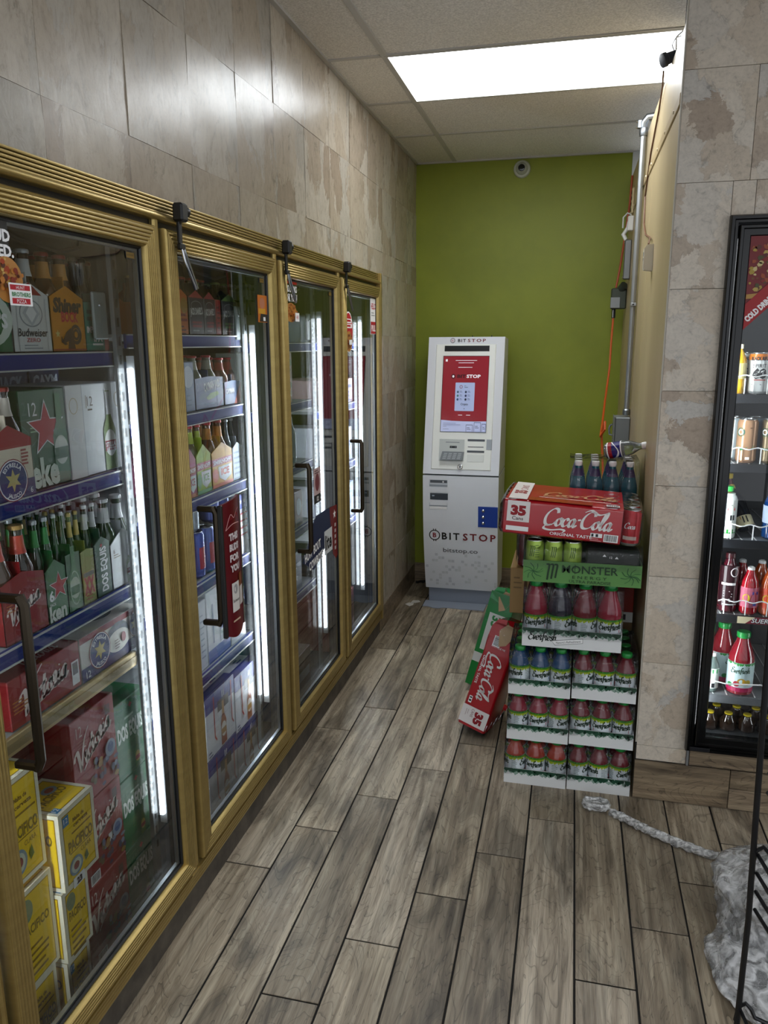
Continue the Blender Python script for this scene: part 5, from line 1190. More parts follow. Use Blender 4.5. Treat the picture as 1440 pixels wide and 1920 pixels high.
# green energy-drink tray on top of it
t = thing('energy_drink_tray', 'green printed tray of tall lime cans under the red cola pack', 'drink case', (.0575, YS-.004, .785), RF)
w, th, d = .393, .077, .28; b = MB(); tray_box(b, w, d, th, mat('#5c8f4a', .5)); f = Face(b, (0, -w/2, 0), (0, 1, 0), (0, 0, 1)); dg = p('#1f3a24')
for cx, s in ((.035, 1), (w-.035, -1)):
    for k in range(9):
        a = k*.75; q, c = ribbon([(cx, th*.5), (cx+.018*math.cos(a), th*.5+.014*math.sin(a)), (cx+.034*math.cos(a+.4*s), th*.5+.030*math.sin(a+.4*s))], .0012, .0028, k=4); f.polys([(min(max(u, .001), w-.001), min(max(v, .002), th-.002)) for u, v in q], c, p('#33603a'))
for k in range(3):
    x = w*.215+k*.0135; q, c = ribbon([(x-.006, th*.86), (x+.004, th*.84), (x+.001, th*.5), (x-.002, th*.14+k*.004)], .0035, .007, k=4); f.polys(q, c, dg)
f.text('MONSTER', w*.335, th*.52, .028, dg, w=w*.47, bold=.015); f.text('ENERGY', w*.425, th*.27, .011, dg, w=w*.29, track=1.5); f.text('ULTRA PARADISE', w*.40, th*.07, .011, dg, w=w*.35)
f.rect(w*.442, th*.48, w*.447, th*.92, dg)
b.build('tray', t, 0, recalc=False)
for i in range(4):
    for j in range(6):
        if j > 2: continue
        y = -w/2+.036+j*.0642; c = use('drink_can', ('mcan',), lambda: MB().lathe([(.026, 0), (.0315, .008), (.0315, .126), (.027, .137), (.0268, .140), (.024, .140), (.0235, .137), (.0001, .137)], mat('#9dbb4c', .3, .3), 20, ms=[mat('#9dbb4c', .3, .3)]*3+[mat('#b9c0b4', .25, .8)]*4), t, (-.036-i*.066, y, .004))
        if i == 0:
            q = MB(); g = cylface(q, .0318, 0, -.5 if j == 0 else -.25)
            for k in range(3): a2, c2 = ribbon([(.006*k+.001, .122), (.006*k+.005, .120), (.006*k+.003, .102), (.006*k, .085)], .001, .003, k=3); g.polys(a2, c2, p('#3c5a26'))
            if j == 0: g.lines(.018, .125, .018, 6, .008, .002, p('#4c6a30'))
            q.build('can_print', c, 0, recalc=False)
b = MB().box(-.066, -.006, .012, w/2-.010, .004, .128, mat('#18201a', .4), .006); f = Face(b, (-.006, .012, .004), (0, 1, 0), (0, 0, 1)); f.poly([(.055, .098), (.067, .098), (.061, .106)], W_); f.poly([(.095, .092), (.107, .092), (.101, .100)], W_); f.text('12', .078, .092, .008, W_)
b.build('dark_sleeve', t, 30, recalc=False)
b = MB(); film(b, w, d, th*.7, .146, None, seed=77); b.build('shrink_film', t, 40, recalc=False)

# cola packs: a printed film sleeve open at both ends round thirty-five cans
def cola_pack(name, label, loc, rot, base='#ac0e1c', accent='#f0eeec', kind='cola', torn=False, L=.462, D=.33, Hh=.122, flip=False):
    """local: front +x, length along y (word reads along +y), up z; origin at the bottom middle of the front"""
    t = thing(name, label, 'drink case', loc, rot=rot); hl = L/2; m = mat(base, .30, coat=.15); b = MB()
    y0, y1 = (-hl+.012, hl-.062) if not torn else (-hl+.055, hl-.010)
    prof = [(0, .006), (0, Hh-.010), (-.004, Hh-.003), (-.012, Hh), (-D+.012, Hh), (-D+.004, Hh-.003), (-D, Hh-.010), (-D, .006), (-.008+-D+.016, 0), (-.008, 0)]
    NS = 14; vs = []; n = len(prof)
    for i in range(NS+1):
        y = y0+(y1-y0)*i/NS
        for (x, z) in prof:
            q = noise.noise(V((x*14, y*14+loc[0]*9, z*14))); wv = -.0015*abs(math.sin(PI*(y+hl)/.066))
            if torn and i < 4: q *= 2.6
            vs.append((x+q*.0022+(wv if x > -.02 else 0), y, z+q*.002+(wv if z > Hh-.02 else 0)))
    b.add(vs, [(i*n+k, i*n+(k+1) % n, (i+1)*n+(k+1) % n, (i+1)*n+k) for i in range(NS) for k in range(n)], m)
    f = Face(b, (.0016, -hl, 0), (0, 1, 0), (0, 0, 1), off=.0008); tp = Face(b, (0, -hl, Hh+.0016), (0, 1, 0), (-1, 0, 0), off=.0008); R2 = p('#8f1420', .3)
    if kind == 'cola':
        if flip:
            f.rect(.364, .0, .44, Hh-.004, p('#efeae8')); f.text('35', .378, .062, .034, p('#a3162a'), w=.052, bold=.09); f.text('CANS', .372, .042, .012, p('#8a4a4e'), w=.036); f.barcode(.045, .030, .045, .032); f.text('RECYCLE ME', .094, .030, .008, W_, rot=PI/2, w=.06); f.lines(.38, .030, .03, 2, .008, .002, p('#b9a9a9'))
            f.script('Coca-Cola', .118, .040, .215, p(accent), 0, .09, .36, .26, COLA_SWASH); f.text('ORIGINAL TASTE', .140, .012, .0105, W_, w=.125, bold=.02); f.rect(.322, .014, .352, .028, W_); f.rect(.326, .016, .332, .026, K_); f.rect(.338, .016, .346, .026, K_)
        if not flip: f.rect(.022, .014, .098, .030, W_); f.rect(.022, .046, .098, Hh-.004, p('#efeae8')); f.text('35', .034, .070, .032, p('#a3162a'), w=.052, bold=.09); f.text('Cans', .040, .052, .0125, p('#5a3a3c'), w=.038, bold=.02)
        if not flip: f.script('Coca-Cola', .142, .046, .235, p(accent), 0, .09, .36, .26, COLA_SWASH); f.text('ORIGINAL TASTE', .170, .013, .0105, W_, w=.138, bold=.02)
        if not flip: f.barcode(.346, .008, .046, .026); f.rect(.303, .020, .341, .034, W_); f.rect(.306, .022, .313, .032, K_); f.rect(.320, .022, .328, .032, K_); f.lines(.303, .016, .038, 2, .006, .002, p('#e6b9b9'))
        if not flip: tp.rect(.022, .006, .085, D-.006, p('#efeae8')); tp.text('35', .072, .10, .040, p('#a3162a'), rot=PI/2, w=.06, bold=.08); tp.text('CANS', .072, .17, .026, p('#b3454c'), rot=PI/2)
        if not flip: tp.rect(.090, .004, .30, .055, p('#b5451c', .3)); tp.script('Coca-Cola', .13, .11, .26, p('#e4b48c'), 0, .09, .36, .26, COLA_SWASH); tp.rect(.12, .066, .36, .074, p('#e9d9d0')); tp.barcode(.345, .012, .042, .030)
    else:
        f.rect(.0, .0, .46, Hh, p('#1c8a44', .3)) ; f.rect(.30, .0, .345, Hh, p('#dfe3df')); f.rect(.10, .02, .28, Hh-.02, p('#dfe3df')); f.text('35', .11, .04, .04, p('#1c8a44'), bold=.06)
    b.build('printed_sleeve', t, 40, recalc=False)
    # the cans that show at the open ends
    r = .0325
    for j, ys in (((0, -hl+.033), (6, hl-.033), (5, hl-.099)) if not torn else ((6, hl-.033),)):
        for i in range(5):
            use('can', ('cola', kind), lambda: MB().lathe([(.024, 0), (.0315, .010), (.0315, .108), (.027, .1195), (.0268, .121), (.0245, .121), (.024, .1185), (.0001, .1185)], mat(base, .3, .3), 20, ms=[mat('#b9bcbf', .3, .9)]+[mat(base, .28, .3)]*2+[mat('#b9bcbf', .3, .9)]*4), t, (-.033-i*.066, ys, .0005))
    if kind == 'cola' and not torn:
        q = MB(); g = cylface(q, .0316, 0, -.75, .0006); g.script('Coca', .0, .060, .040, W_, 0, .09, .36, .26); g.rect(.0, .022, .045, .034, p('#cdb9b0'), 4)
        q.v = [(x-.033, y+hl-.033, z) for x, y, z in q.v]; q.build('can_print', t, 0, recalc=False)
    # clear film over the ends, bulging where the sleeve stops
    for s, ya in ((-1, y0), (1, y1)):
        e = MB(); ends = [(.002, ya, .004), (.0, s*(hl-.004), .006), (-.01, s*(hl+.003), .02), (-.01, s*(hl+.003), Hh-.02), (0, s*(hl-.004), Hh-.004), (.002, ya, Hh+.002)]
        vs = []; 
        for k in range(9):
            x = .0025-(D+.005)*k/8; bul = .006*math.sin(PI*k/8)
            for (dx, y, z) in ends: vs.append((x+noise.noise(V((x*40, y*40, z*40)))*.004, y+s*bul*(abs(y) > hl-.02), z+noise.noise(V((x*33, y*33, z*50)))*.004))
        e.add(vs, [(k*6+j, k*6+j+1, k*6+j+7, k*6+j+6) for k in range(8) for j in range(5)] + [tuple(range(6)), tuple(range(48, 54))], M['wrap']); e.build('end_film', t, 40, recalc=False)
    e = MB()
    if torn:   # the torn brown lining and loose film at the opened end
        L2 = mat(base, .3); T0 = -hl
        e.add([(.003, T0+.085, .058), (.004, T0+.02, .040), (-.01, T0-.012, .062), (-.02, T0-.006, .10), (.0035, T0+.03, .104), (.0035, T0+.07, .085)], [(0, 1, 2, 3, 4, 5)], p('#b79f82', .8))
        e.add([(.001, T0+.056, .002), (.004, T0+.012, .004), (-.012, T0-.020, .018), (-.03, T0-.024, .05), (-.004, T0+.004, .06), (.002, T0+.056, .062)], [(0, 1, 2, 3, 4, 5)], L2)
        e.add([(-.03, T0-.024, .05), (-.05, T0-.028, .085), (-.06, T0-.006, .112), (-.03, T0+.02, .120), (-.012, T0+.01, .09)], [(0, 1, 2, 3, 4)], L2)
        e.add([(-D+.01, T0+.056, .004), (-D+.02, T0-.005, .02), (-D+.02, T0-.01, .10), (-D+.01, T0+.056, .120)], [(0, 1, 2, 3)], L2)
    if torn: e.build('torn_flap', t, 40, recalc=False)
    return t
cola_pack('cola_can_pack', 'red thirty-five can cola pack lying crosswise on top of the stack', (.006, YS-.030, .9465), (Matrix.Rotation(math.radians(3.0), 4, 'Y') @ Matrix.Rotation(RF-.035, 4, 'Z')).to_euler())
def leaning(name, label, B, Tp, **kw):
    """stands on its end: local +y (reading direction) runs DOWN from Tp to B"""
    B, Tp = V(B), V(Tp); a = (B-Tp).normalized(); fr = V((-.28, -1, 0)); fr = (fr-a*fr.dot(a)).normalized(); up = fr.cross(a)
    R = Matrix((fr, a, up)).transposed().to_4x4(); mid = (B+Tp)/2 - up*.061
    return cola_pack(name, label, mid, R.to_euler(), **kw)

leaning('cola_can_pack', 'red cola can pack standing on end, torn open at the top, leaning against the stack', (-.352, 2.945, .024), (-.219, 3.005, .463), torn=True, D=.20, flip=True)
leaning('lime_soda_pack', 'green and white soda can pack standing on end behind the red one', (-.372, 3.36, .024), (-.262, 3.42, .466), base='#178a42', kind='lime', torn=True, D=.20)

# what stands behind the front stack
carton('plain brown case on the floor behind the juice cases', -.055, .262, 0, .546, 0, None, '#7d6648', .29, name='brown_case', rz=0)
o = bpy.data.objects['brown_case']; o.location = (.1035, 2.95, 0); o.rotation_euler = (0, 0, RF)
def back_box(name, label, x0, x1, z0, z1, y, d, base, art=None):
    carton(label, x0, x1, z0, z1, 0, art, base, d, name=name); o = [q for q in bpy.data.objects if q.get('label') == label][0]
    o.location = ((x0+x1)/2, y, z0); o.rotation_euler = (0, 0, RF)
back_box('tan_box', 'tan cardboard box behind the green can tray, peeping out on its left', -.205, .130, .547, .734, 2.955, .27, '#a98a5e', lambda f, w, h: f.lines(w*.04, h*.8, w*.1, 3, .02, .006, p('#7d6440')))
back_box('orange_red_box', 'orange-red box behind the wide juice case, beside the beige wall', .134, .262, .547, .734, 2.945, .25, '#a5351c', lambda f, w, h: (f.lines(w*.25, h*.85, w*.5, 6, .018, .004, p('#c9694a')), f.rect(w*.45, 0, w, h*.22, p('#dcdcd8')), f.rect(w*.72, h*.05, w*.80, h*.17, K_)))
def bottle_pack(name, label, x0, y, z, nx, ny, r, h, col, cap, neck, seed, mesh_name):
    w = nx*2*r+.004; d = ny*2*r+.004; t = thing(name, label, 'drink case', (x0+w/2, y, z), RF)
    for i in range(ny):
        for j in range(nx):
            bt = use('bottle', ('pb', r, h, col), lambda: MB().lathe([(r*.8, 0), (r*.97, .006), (r*.97, h*.10), (r*.90, h*.14), (r*.97, h*.2), (r*.97, h*.52), (r*.90, h*.60), (r*.66, h*.74), (r*.42, h*.85), (r*.38, h*.92)], mat(col, .08, coat=.4), 18), t, (-.002-r-i*2*r, -w/2+.002+r+j*2*r, 0))
            use('cap', ('pc', r, h, cap), lambda: MB().lathe([(r*.44, h*.915), (r*.46, h*.925), (r*.46, h*.985), (r*.42, h), (r*.2, h)], mat(cap, .35), 14), bt)
            use('bottle_label', ('pl', r, h, neck), lambda: MB().lathe([(r*.70, h*.73), (r*.50, h*.83), (r*.44, h*.87)], mat(neck, .35), 16), bt)
    b = MB(); film(b, w, d, .02, h+.003, None, seed); b.build('shrink_film', t, 40, recalc=False)
    return t
bottle_pack('red_soda_pack', 'shrink-wrapped red soda bottles with white caps, under the blue bottle pack', -.185, 2.96, .735, 6, 4, .0325, .208, '#5c1418', '#e6e6e4', '#8d2026', 31, 'b')
bottle_pack('blue_drink_pack', 'shrink-wrapped teal drink bottles with white caps on top of the stack by the wall', .002, 2.965, .952, 4, 4, .0312, .206, '#1a6274', '#e9eaec', '#41305f', 47, 'b')
t = thing('soda_bottle', 'clear bottle with blue and red label lying on the teal bottle pack', 'bottle', (.132, 3.06, 1.188), rot=(0, math.radians(78), -.25))
gl = mat('#c9d2d4', .06, trans=.85, key='clearpet')
MB().lathe([(.024, 0), (.030, .006), (.030, .085), (.026, .100), (.013, .128), (.0115, .142)], gl, 18).build('bottle_body', t)
MB().lathe([(.0135, .138), (.0140, .150), (.0125, .156), (.006, .157)], mat('#eceded', .35), 16).build('cap', t)
b = MB().lathe([(.0306, .012), (.0306, .066)], p('#2b2a78', .3), 20); f = cylface(b, .0306, 0, 0, .0006)
f.rect(0, .012, .19, .030, p('#a8202c'), 20); f.rect(0, .012, .19, .016, W_, 20); f.rect(0, .062, .19, .066, W_, 20); q, c = ribbon([(.0, .02), (.05, .05), (.1, .03), (.15, .055), (.19, .03)], .003, .008); f.polys(q, c, W_); b.build('label', t, 0, recalc=False)
# ------------------------------------------------------------------ things on the walls and ceiling
# dome camera at the top of the green wall
t = thing('dome_camera', 'small white dome camera high on the green wall', 'camera', (-.353, YB, 2.603), rot=(PI/2, 0, 0))
MB().lathe([(.050, 0), (.050, .012), (.046, .020), (.036, .024)], mat('#b5b8a8', .4), 24).build('camera_base', t)
MB().lathe([(.036, .020), (.035, .032), (.029, .046), (.019, .054)], mat('#a9ac9e', .4), 24).build('ball', t)
MB().lathe([(.021, .050), (.019, .057), (.012, .0585), (.0001, .0575)], mat('#101114', .08), 20).build('lens', t)
WXF = WX-.0015
# conduit with its pull fitting and the grey switch box
cy = 3.93
t = thing('conduit', 'thin steel conduit pipe running up the beige wall', 'pipe', (WXF, cy, 1.26))
MB().cyl((-.018, 0, .0), (-.018, 0, 1.27), .0125, M['galv'], 12).build('pipe', t)
b = MB().box(-.030, -.004, -.020, .020, .50, .515, M['galv'], .002).cyl((-.018, -.020, .507), (-.018, .030, .507), .004, M['steel'], 8); b.build('pipe_clip', t)
MB().lathe([(.016, 0), (.018, .006), (.018, .024), (.014, .03)], M['steel'], 14, Matrix.Translation((-.018, 0, -.01))).build('connector', t)
b = MB().lathe([(.017, 0), (.019, .008), (.019, .03), (.015, .04)], M['steel'], 14, Matrix.Translation((-.018, 0, 1.24)))
b.tube([(-.018, 0, 1.27), (-.018, -.004, 1.295), (-.004, -.008, 1.315), (.03, -.01, 1.318)], .017, M['steel'], 12); b.box(-.046, -.026, -.012, .012, 1.272, 1.308, M['steel'], .003)
for z in (1.276, 1.30): b.cyl((-.052, -.004, z), (-.04, -.004, z), .0035, M['chrome'], 8)
b.build('pull_elbow', t)
t = thing('switch_box', 'grey electrical switch box at the foot of the conduit', 'electrical box', (WXF, 3.93, 1.095))
MB().box(-.070, -.001, -.060, .075, 0, .148, mat('#7f8486', .45, .3), .004).build('box', t)
MB().box(-.0745, -.070, -.064, .079, -.003, .151, mat('#8b9092', .42, .3), .002).build('cover', t)
b = MB(); b.tube([(-.075, .045, .05), (-.088, .05, .055), (-.092, .05, .085), (-.086, .05, .10), (-.075, .045, .105)], .005, M['steel'], 6); b.build('lever', t)
MB().cyl((-.035, .0, -.05), (-.035, .0, .0), .008, M['steel'], 10).build('stub', t)
# white alarm contact with its brown wire
t = thing('alarm_box', 'small off-white sensor box on the beige wall with a wire into it', 'sensor', (WXF, 3.26, 1.862))
MB().prism([(-.0005, 0), (-.030, .004), (-.034, .012), (-.034, .082), (-.024, .096), (-.0005, .098)], -.022, .022, mat('#d3cfc2', .45), 'y').build('cover', t)
MB().box(-.0355, -.033, -.004, .004, .055, .07, M['steel']).box(-.0355, -.033, -.004, .004, .04, .05, M['steel']).box(-.010, -.0005, .022, .034, .005, .095, mat('#b9b2a0', .5)).build('magnet_strip', t)
b = MB().tube([(WX-.020, 3.26, 1.963), (WX-.010, 3.32, 1.990), (WX-.006, 3.62, 2.04), (WX-.006, 3.74, 2.10), (WX-.006, 3.78, 2.22), (WX-.006, 3.62, 2.36), (WX-.006, 3.36, 2.455), (WX-.010, 3.22, 2.50), (WX-.02, 3.10, 2.515)], .0035, mat('#6a4a35', .5), 6)
tag(b.build('brown_wire', None, 40), 'thin brown wire curving down the beige wall to the sensor', 'wire')
# dark camera clamped on the top edge of the panel wall
t = thing('wall_camera', 'dark bullet camera on top of the beige wall against the light', 'camera', (WX+.012, 3.02, WT)); t.scale = (.68, .68, .68)
b = MB().lathe([(.012, 0), (.026, .01), (.028, .06), (.034, .065), (.034, .085), (.028, .088)], mat('#2c3140', .5), 14, Matrix.Translation((.01, .03, .045)) @ Matrix.Rotation(-PI*.62, 4, 'Y') @ Matrix.Rotation(.3, 4, 'X')); b.build('camera_body', t)
MB().cyl((.012, .02, -.002), (.012, .03, .045), .009, mat('#3a3f4a', .5), 8).build('bracket', t)
b = MB().tube([(.0, .04, .05), (-.02, .06, .10), (-.005, .04, .125), (.02, .0, .12), (.03, -.02, .135)], .003, mat('#c9c9c9', .4), 6); b.build('lead', t)
# two old brackets, steel sleeve and a plug box with the orange cord, far along the wall
t = thing('door_closer', 'old steel door closer arm and sleeve hanging on the beige wall', 'bracket', (WXF, 4.60, 1.93))
MB().box(-.036, -.001, -.022, .022, .0, .205, mat('#8d8f90', .3, .8), .004).build('sleeve', t)
MB().box(-.006, -.0005, .022, .030, .0, .21, mat('#c9b88f', .5)).build('wood_backing', t)
b = MB()
for z in (.012, .190): b.lathe([(.006, 0), (.005, .003), (.0001, .004)], M['chrome'], 10, Matrix.Translation((-.036, 0, z)) @ Matrix.Rotation(-PI/2, 4, 'Y'))
b.build('screws', t)
b = MB().tube([(-.03, 0, .205), (-.045, .01, .235), (-.025, 0, .27), (-.022, 0, .300)], [.010, .012, .009, .008], mat('#dfe0dd', .4), 8); b.build('white_arm', t)
b = MB().box(-.030, -.001, -.075, -.03, .245, .32, mat('#e2e1dc', .4), .003); b.build('white_block', t)
b = MB().tube([(-.05, .02, .27), (-.05, .02, .325), (-.03, .01, .345), (-.012, -.005, .335), (-.01, -.01, .30)], .0045, mat('#d5d6d3', .4), 6); b.build('loop', t)
b = MB().box(-.014, -.001, -.018, .018, .34, .47, mat('#c9b88f', .5), .004)
for i in range(4): b.box(-.016, -.0135, -.011, .011, .352+i*.029, .368+i*.029, M['rubber'], .001)
b.build('slotted_plate', t)
t = thing('plug_box', 'dark green-grey plug box with orange cord below the door closer', 'electrical box', (WXF, 4.79, 1.745))
MB().box(-.085, -.001, -.03, .03, .035, .150, mat('#3d4438', .5), .006).build('box', t)
MB().box(-.088, -.035, -.034, -.029, .04, .10, mat('#8e9192', .35, .5), .002).build('face_plate', t)
MB().cyl((-.04, 0, .135), (-.016, -.035, .165), .024, mat('#30362e', .5), 12).build('knob', t)
MB().cyl((-.066, 0, -.015), (-.066, 0, .037), .011, M['rubber'], 10).cyl((-.070, -.010, -.012), (-.070, -.010, .03), .003, M['chrome'], 6).build('plug', t)
b = MB().tube([(WX-.008, 4.80, 2.50), (WX-.012, 4.815, 2.35), (WX-.03, 4.83, 2.15), (WX-.045, 4.84, 2.0), (WX-.06, 4.82, 1.90)], .006, mat('#a8431c', .45), 7)
b.tube([(WX-.067, 4.79, 1.745), (WX-.072, 4.77, 1.6), (WX-.075, 4.72, 1.45), (WX-.095, 4.60, 1.27), (WX-.11, 4.40, 1.17), (WX-.12, 4.3, 1.10), (WX-.10, 4.28, 1.14), (WX-.10, 4.30, 1.18), (WX-.115, 4.33, 1.12), (WX-.105, 4.30, 1.0), (WX-.09, 4.25, .8)], .006, mat('#cf5a1e', .45), 7)
b.v = [(x-t.location.x, y-t.location.y, z-t.location.z) for x, y, z in b.v]; b.build('orange_cord', t, 40)
# loose wire at the ceiling panel end
b = MB().tube([(WX+.06, 3.06, 2.648), (WX+.015, 3.10, 2.62), (WX+.02, 3.13, 2.585), (WX+.05, 3.12, 2.56), (WX+.07, 3.09, 2.545)], .003, mat('#d9d9d6', .4), 6)
tag(b.build('white_wire', None, 40), 'thin white wire looping down at the end of the ceiling light', 'wire')
# ------------------------------------------------------------------ upright drinks fridge set in the front wall
fr = thing('drinks_fridge', 'black glass-door drinks fridge set into the stone tiled wall', 'fridge', (FX0, YF, FZ0))
def fpart(name, mb, parent=fr, **kw):
    mb.v = [(x-FX0, y-YF, z-FZ0) for x, y, z in mb.v]; return mb.build(name, parent, **kw)
BK = M['black']; g = mat('#15171c', .35)
b = MB(); yb = YF+.62
b.box(FX0+.004, FX0+.030, YF+.02, yb, FZ0+.002, FZ1-.004, g).box(FX1-.030, FX1-.004, YF+.02, yb, FZ0+.002, FZ1-.004, g).box(FX0+.03, FX1-.03, yb-.03, yb, FZ0+.002, FZ1-.004, mat('#2a2c30', .5)).box(FX0+.03, FX1-.03, YF+.02, yb-.03, FZ1-.06, FZ1-.004, g).box(FX0+.03, FX1-.03, YF+.02, yb-.03, FZ0+.002, FZ0+.034, mat('#34373a', .4))
fpart('cabinet', b)
b = MB(); n0 = len(b.v)
def rect_frame(b, x0, x1, z0, z1, prof, m):
    vs = []; n = len(prof)
    for d, y in prof: vs += [(x0+d, y, z0+d), (x1-d, y, z0+d), (x1-d, y, z1-d), (x0+d, y, z1-d)]
    b.add(vs, [(i*4+k, i*4+(k+1) % 4, (i+1)*4+(k+1) % 4, (i+1)*4+k) for i in range(n-1) for k in range(4)], m)
rect_frame(b, FX0-.002, FX1+.002, FZ0, FZ1, [(0, YF+.02), (0, YF-.024), (.004, YF-.030), (.012, YF-.030), (.015, YF-.026), (.022, YF-.026), (.022, YF+.02)], M['blackg']); fpart('outer_frame', b, smooth=50)
b = MB(); rect_frame(b, FX0+.024, FX1-.024, FZ0+.030, FZ1-.030, [(0, YF), (0, YF-.038), (.003, YF-.042), (.010, YF-.042), (.013, YF-.036), (.030, YF-.036), (.034, YF-.030), (.034, YF)], M['blackg']); dr = fpart('door', b, smooth=50)
gx0, gx1, gz0, gz1 = FX0+.057, FX1-.057, FZ0+.063, FZ1-.063
b = MB(); b.add([(gx0, YF-.031, gz0), (gx1, YF-.031, gz0), (gx1, YF-.031, gz1), (gx0, YF-.031, gz1)], [(0, 1, 2, 3)], M['pane']); fpart('glass_pane', b, dr, smooth=0, recalc=False)
b = MB().box(FX0+.01, FX0+.075, YF-.034, YF-.028, FZ0+.006, FZ0+.020, g, .002); fpart('hinge', b)
b = MB(); b.tube([(FX1-.07, YF-.04, 1.3), (FX1-.07, YF-.085, 1.29), (FX1-.07, YF-.085, .92), (FX1-.07, YF-.04, .91)], .011, BK, 8); fpart('handle', b, dr)
# lamps inside at both jambs
for x in (FX0+.036, FX1-.036):
    fpart('lamp_strip', MB().box(x-.006, x+.006, YF+.012, YF+.026, gz0+.02, gz1, emit_mat('fridge lamp', (.92, .96, 1.0), 30.0)))
# pizza poster on the glass
b = MB(); f = Face(b, (0, YF-.0325, 0), (1, 0, 0), (0, 0, 1))
zc = 1.632
f.poly([(gx0, zc), (gx0+gz1-zc, gz1), (gx0, gz1)], p('#7d1a20')); rr = random.Random(6); k = 0
while k < 170:
    u = gx0+rr.uniform(.008, .2); v = rr.uniform(1.715, gz1-.008); s = rr.uniform(.004, .011)
    if v < zc+(u-gx0)+.083: k += 1; continue
    f.poly([(u+s*rr.uniform(.6, 1.2)*math.cos(a), v+s*rr.uniform(.5, 1.1)*math.sin(a)) for a in (0, 1, 2.1, 3.2, 4.2, 5.3)], p(rr.choice(('#c9b26a', '#7a4a24', '#8d2a1c', '#4d4a22', '#e0cf9a', '#a85a2c', '#5d2a18', '#b9a04a')))); f.k = .0008+.00012*(k % 12+2); k += 1
f.k = .004
f.poly([(gx0, 1.722), (gx0+.03, 1.724), (gx0+.16, 1.80), (gx0+.15, 1.815), (gx0+.03, 1.738), (gx0, 1.735)], p('#c09a58'))
f.poly([(gx0, zc), (gx0+gz1-zc, gz1), (gx0+gz1-zc-.075, gz1), (gx0, zc+.075)], p('#b01c26')); f.text('COLD DRINKS', gx0+.010, zc+.022, .0165, W_, w=.105, bold=.08, rot=PI/4)
fpart('pizza_poster', b, dr, smooth=0, recalc=False)
# wire shelves: black rail, white wire dividers in front
FS = [1.432, 1.209, .955, .694, .400]
for i, z in enumerate(FS):
    b = MB().box(FX0+.034, FX1-.034, YF+.055, yb-.04, z-.008, z-.002, mat('#8b8f92', .4, .3)); 
    for j in range(14): b.box(FX0+.04+j*.045, FX0+.043+j*.045, YF+.055, yb-.04, z-.002, z, M['white'])
    s = fpart('shelf', b)
    b = MB().box(FX0+.034, FX1-.034, YF+.046, YF+.055, z-.028, z, mat('#1a1c20', .3) if i != 4 else mat('#6a6e72', .3, .3), .001); f = Face(b, (0, YF+.046, 0), (1, 0, 0), (0, 0, 1))
    if i == 3: f.rect(.575, z-.026, .74, z-.002, p('#8d2440')); f.poly([(.575, z-.026), (.60, z-.026), (.63, z-.002), (.575, z-.002)], p('#e9dfc0')); f.text('SUEROX', .618, z-.022, .016, K_, w=.09, bold=.09, shear=.2); f.text('SUEROX', .6185, z-.0215, .016, W_, w=.09, bold=.02, shear=.2)
    fpart('price_rail', b, s, recalc=False)
    if i < 4:
        b = MB(); wt = mat('#e9ebec', .3)
        for zz in ((z+.05,) if i else (z+.058,)):
            n = 40; P = [(FX0+.036+.058*k/6, YF+.048+.003*math.cos(2*PI*k/6), zz+.003*math.cos(2*PI*k/6)) for k in range(66) if FX0+.036+.058*k/6 < FX1-.036]
            b.tube(P, .0022, wt, 6)
        x = FX0+.036+.058
        while x < FX1-.04: b.tube([(x, YF+.050, z+.05), (x, YF+.050, z+.002)], .002, wt, 5); x += .067
        fpart('divider', b, s)
    else:
        b = MB(); b.tube([(FX0+.036, YF+.048, z+.06), (FX0+.12, YF+.046, z+.045), (FX0+.25, YF+.049, z+.05), (FX0+.4, YF+.046, z+.045), (FX1-.036, YF+.048, z+.06)], .0025, M['white'], 6); fpart('divider', b, s)
# stock of the fridge
YS2 = YF+.096
def plastic(name, label, x, y, z, r, h, col, cap, lab=None, art=None, a0=-PI/2, group=None, prof=None, rot=None, cat='bottle', lz=(.3, .62), sport=False):
    t = thing(name, label, cat, (x, y, z), group=group, rot=rot)
    pr = prof or [(r*.82, 0), (r*.98, .006), (r, h*.2), (r*.96, h*.3), (r, h*.6), (r*.9, h*.70), (r*.5, h*.86), (r*.42, h*.90), (r*.42, h*.93)]
    use('bottle_body', ('pf', r, h, col), lambda: MB().lathe(pr, mat(col, .08, coat=.5), 18), t)
    if sport: use('cap', ('cps', r, h, cap), lambda: MB().lathe([(r*.50, h*.74), (r*.52, h*.80), (r*.40, h*.84), (r*.30, h*.86), (r*.30, h*.92), (r*.40, h*.93), (r*.38, h*.98), (r*.2, h)], mat(cap, .35), 14), t)
    else: use('cap', ('cp', r, h, cap), lambda: MB().lathe([(r*.48, h*.91), (r*.5, h*.92), (r*.5, h*.985), (r*.45, h), (r*.2, h)], mat(cap, .3), 16), t)
    if lab:
        b = MB().lathe([(r*1.012, h*lz[0]), (r*1.012, h*lz[1])], p(lab, .35), 22)
        if art: art(cylface(b, r*1.012, 0, a0, .0006), r, h)
        b.build('label', t, 0, recalc=False)
    return t
z = FS[0]+.0015
plastic('juice_bottle', 'yellow bottle at the left end of the top fridge shelf', .513, YS2-.01, z, .026, .155, '#d9a91c', '#e6dfc0', '#e9dca0')
def a60(f, r, h):
    f.text('BLACK RIFLE', -.028, .105, .011, K_, w=.056, bold=.06); f.text('SPIRIT', -.020, .082, .012, K_, w=.04); f.text('60', -.020, .050, .028, K_, w=.042, bold=.1); f.rect(-.016, .042, .02, .045, p('#b0452c'), 3); f.lines(-.02, .03, .04, 1, .01, .002, K_)
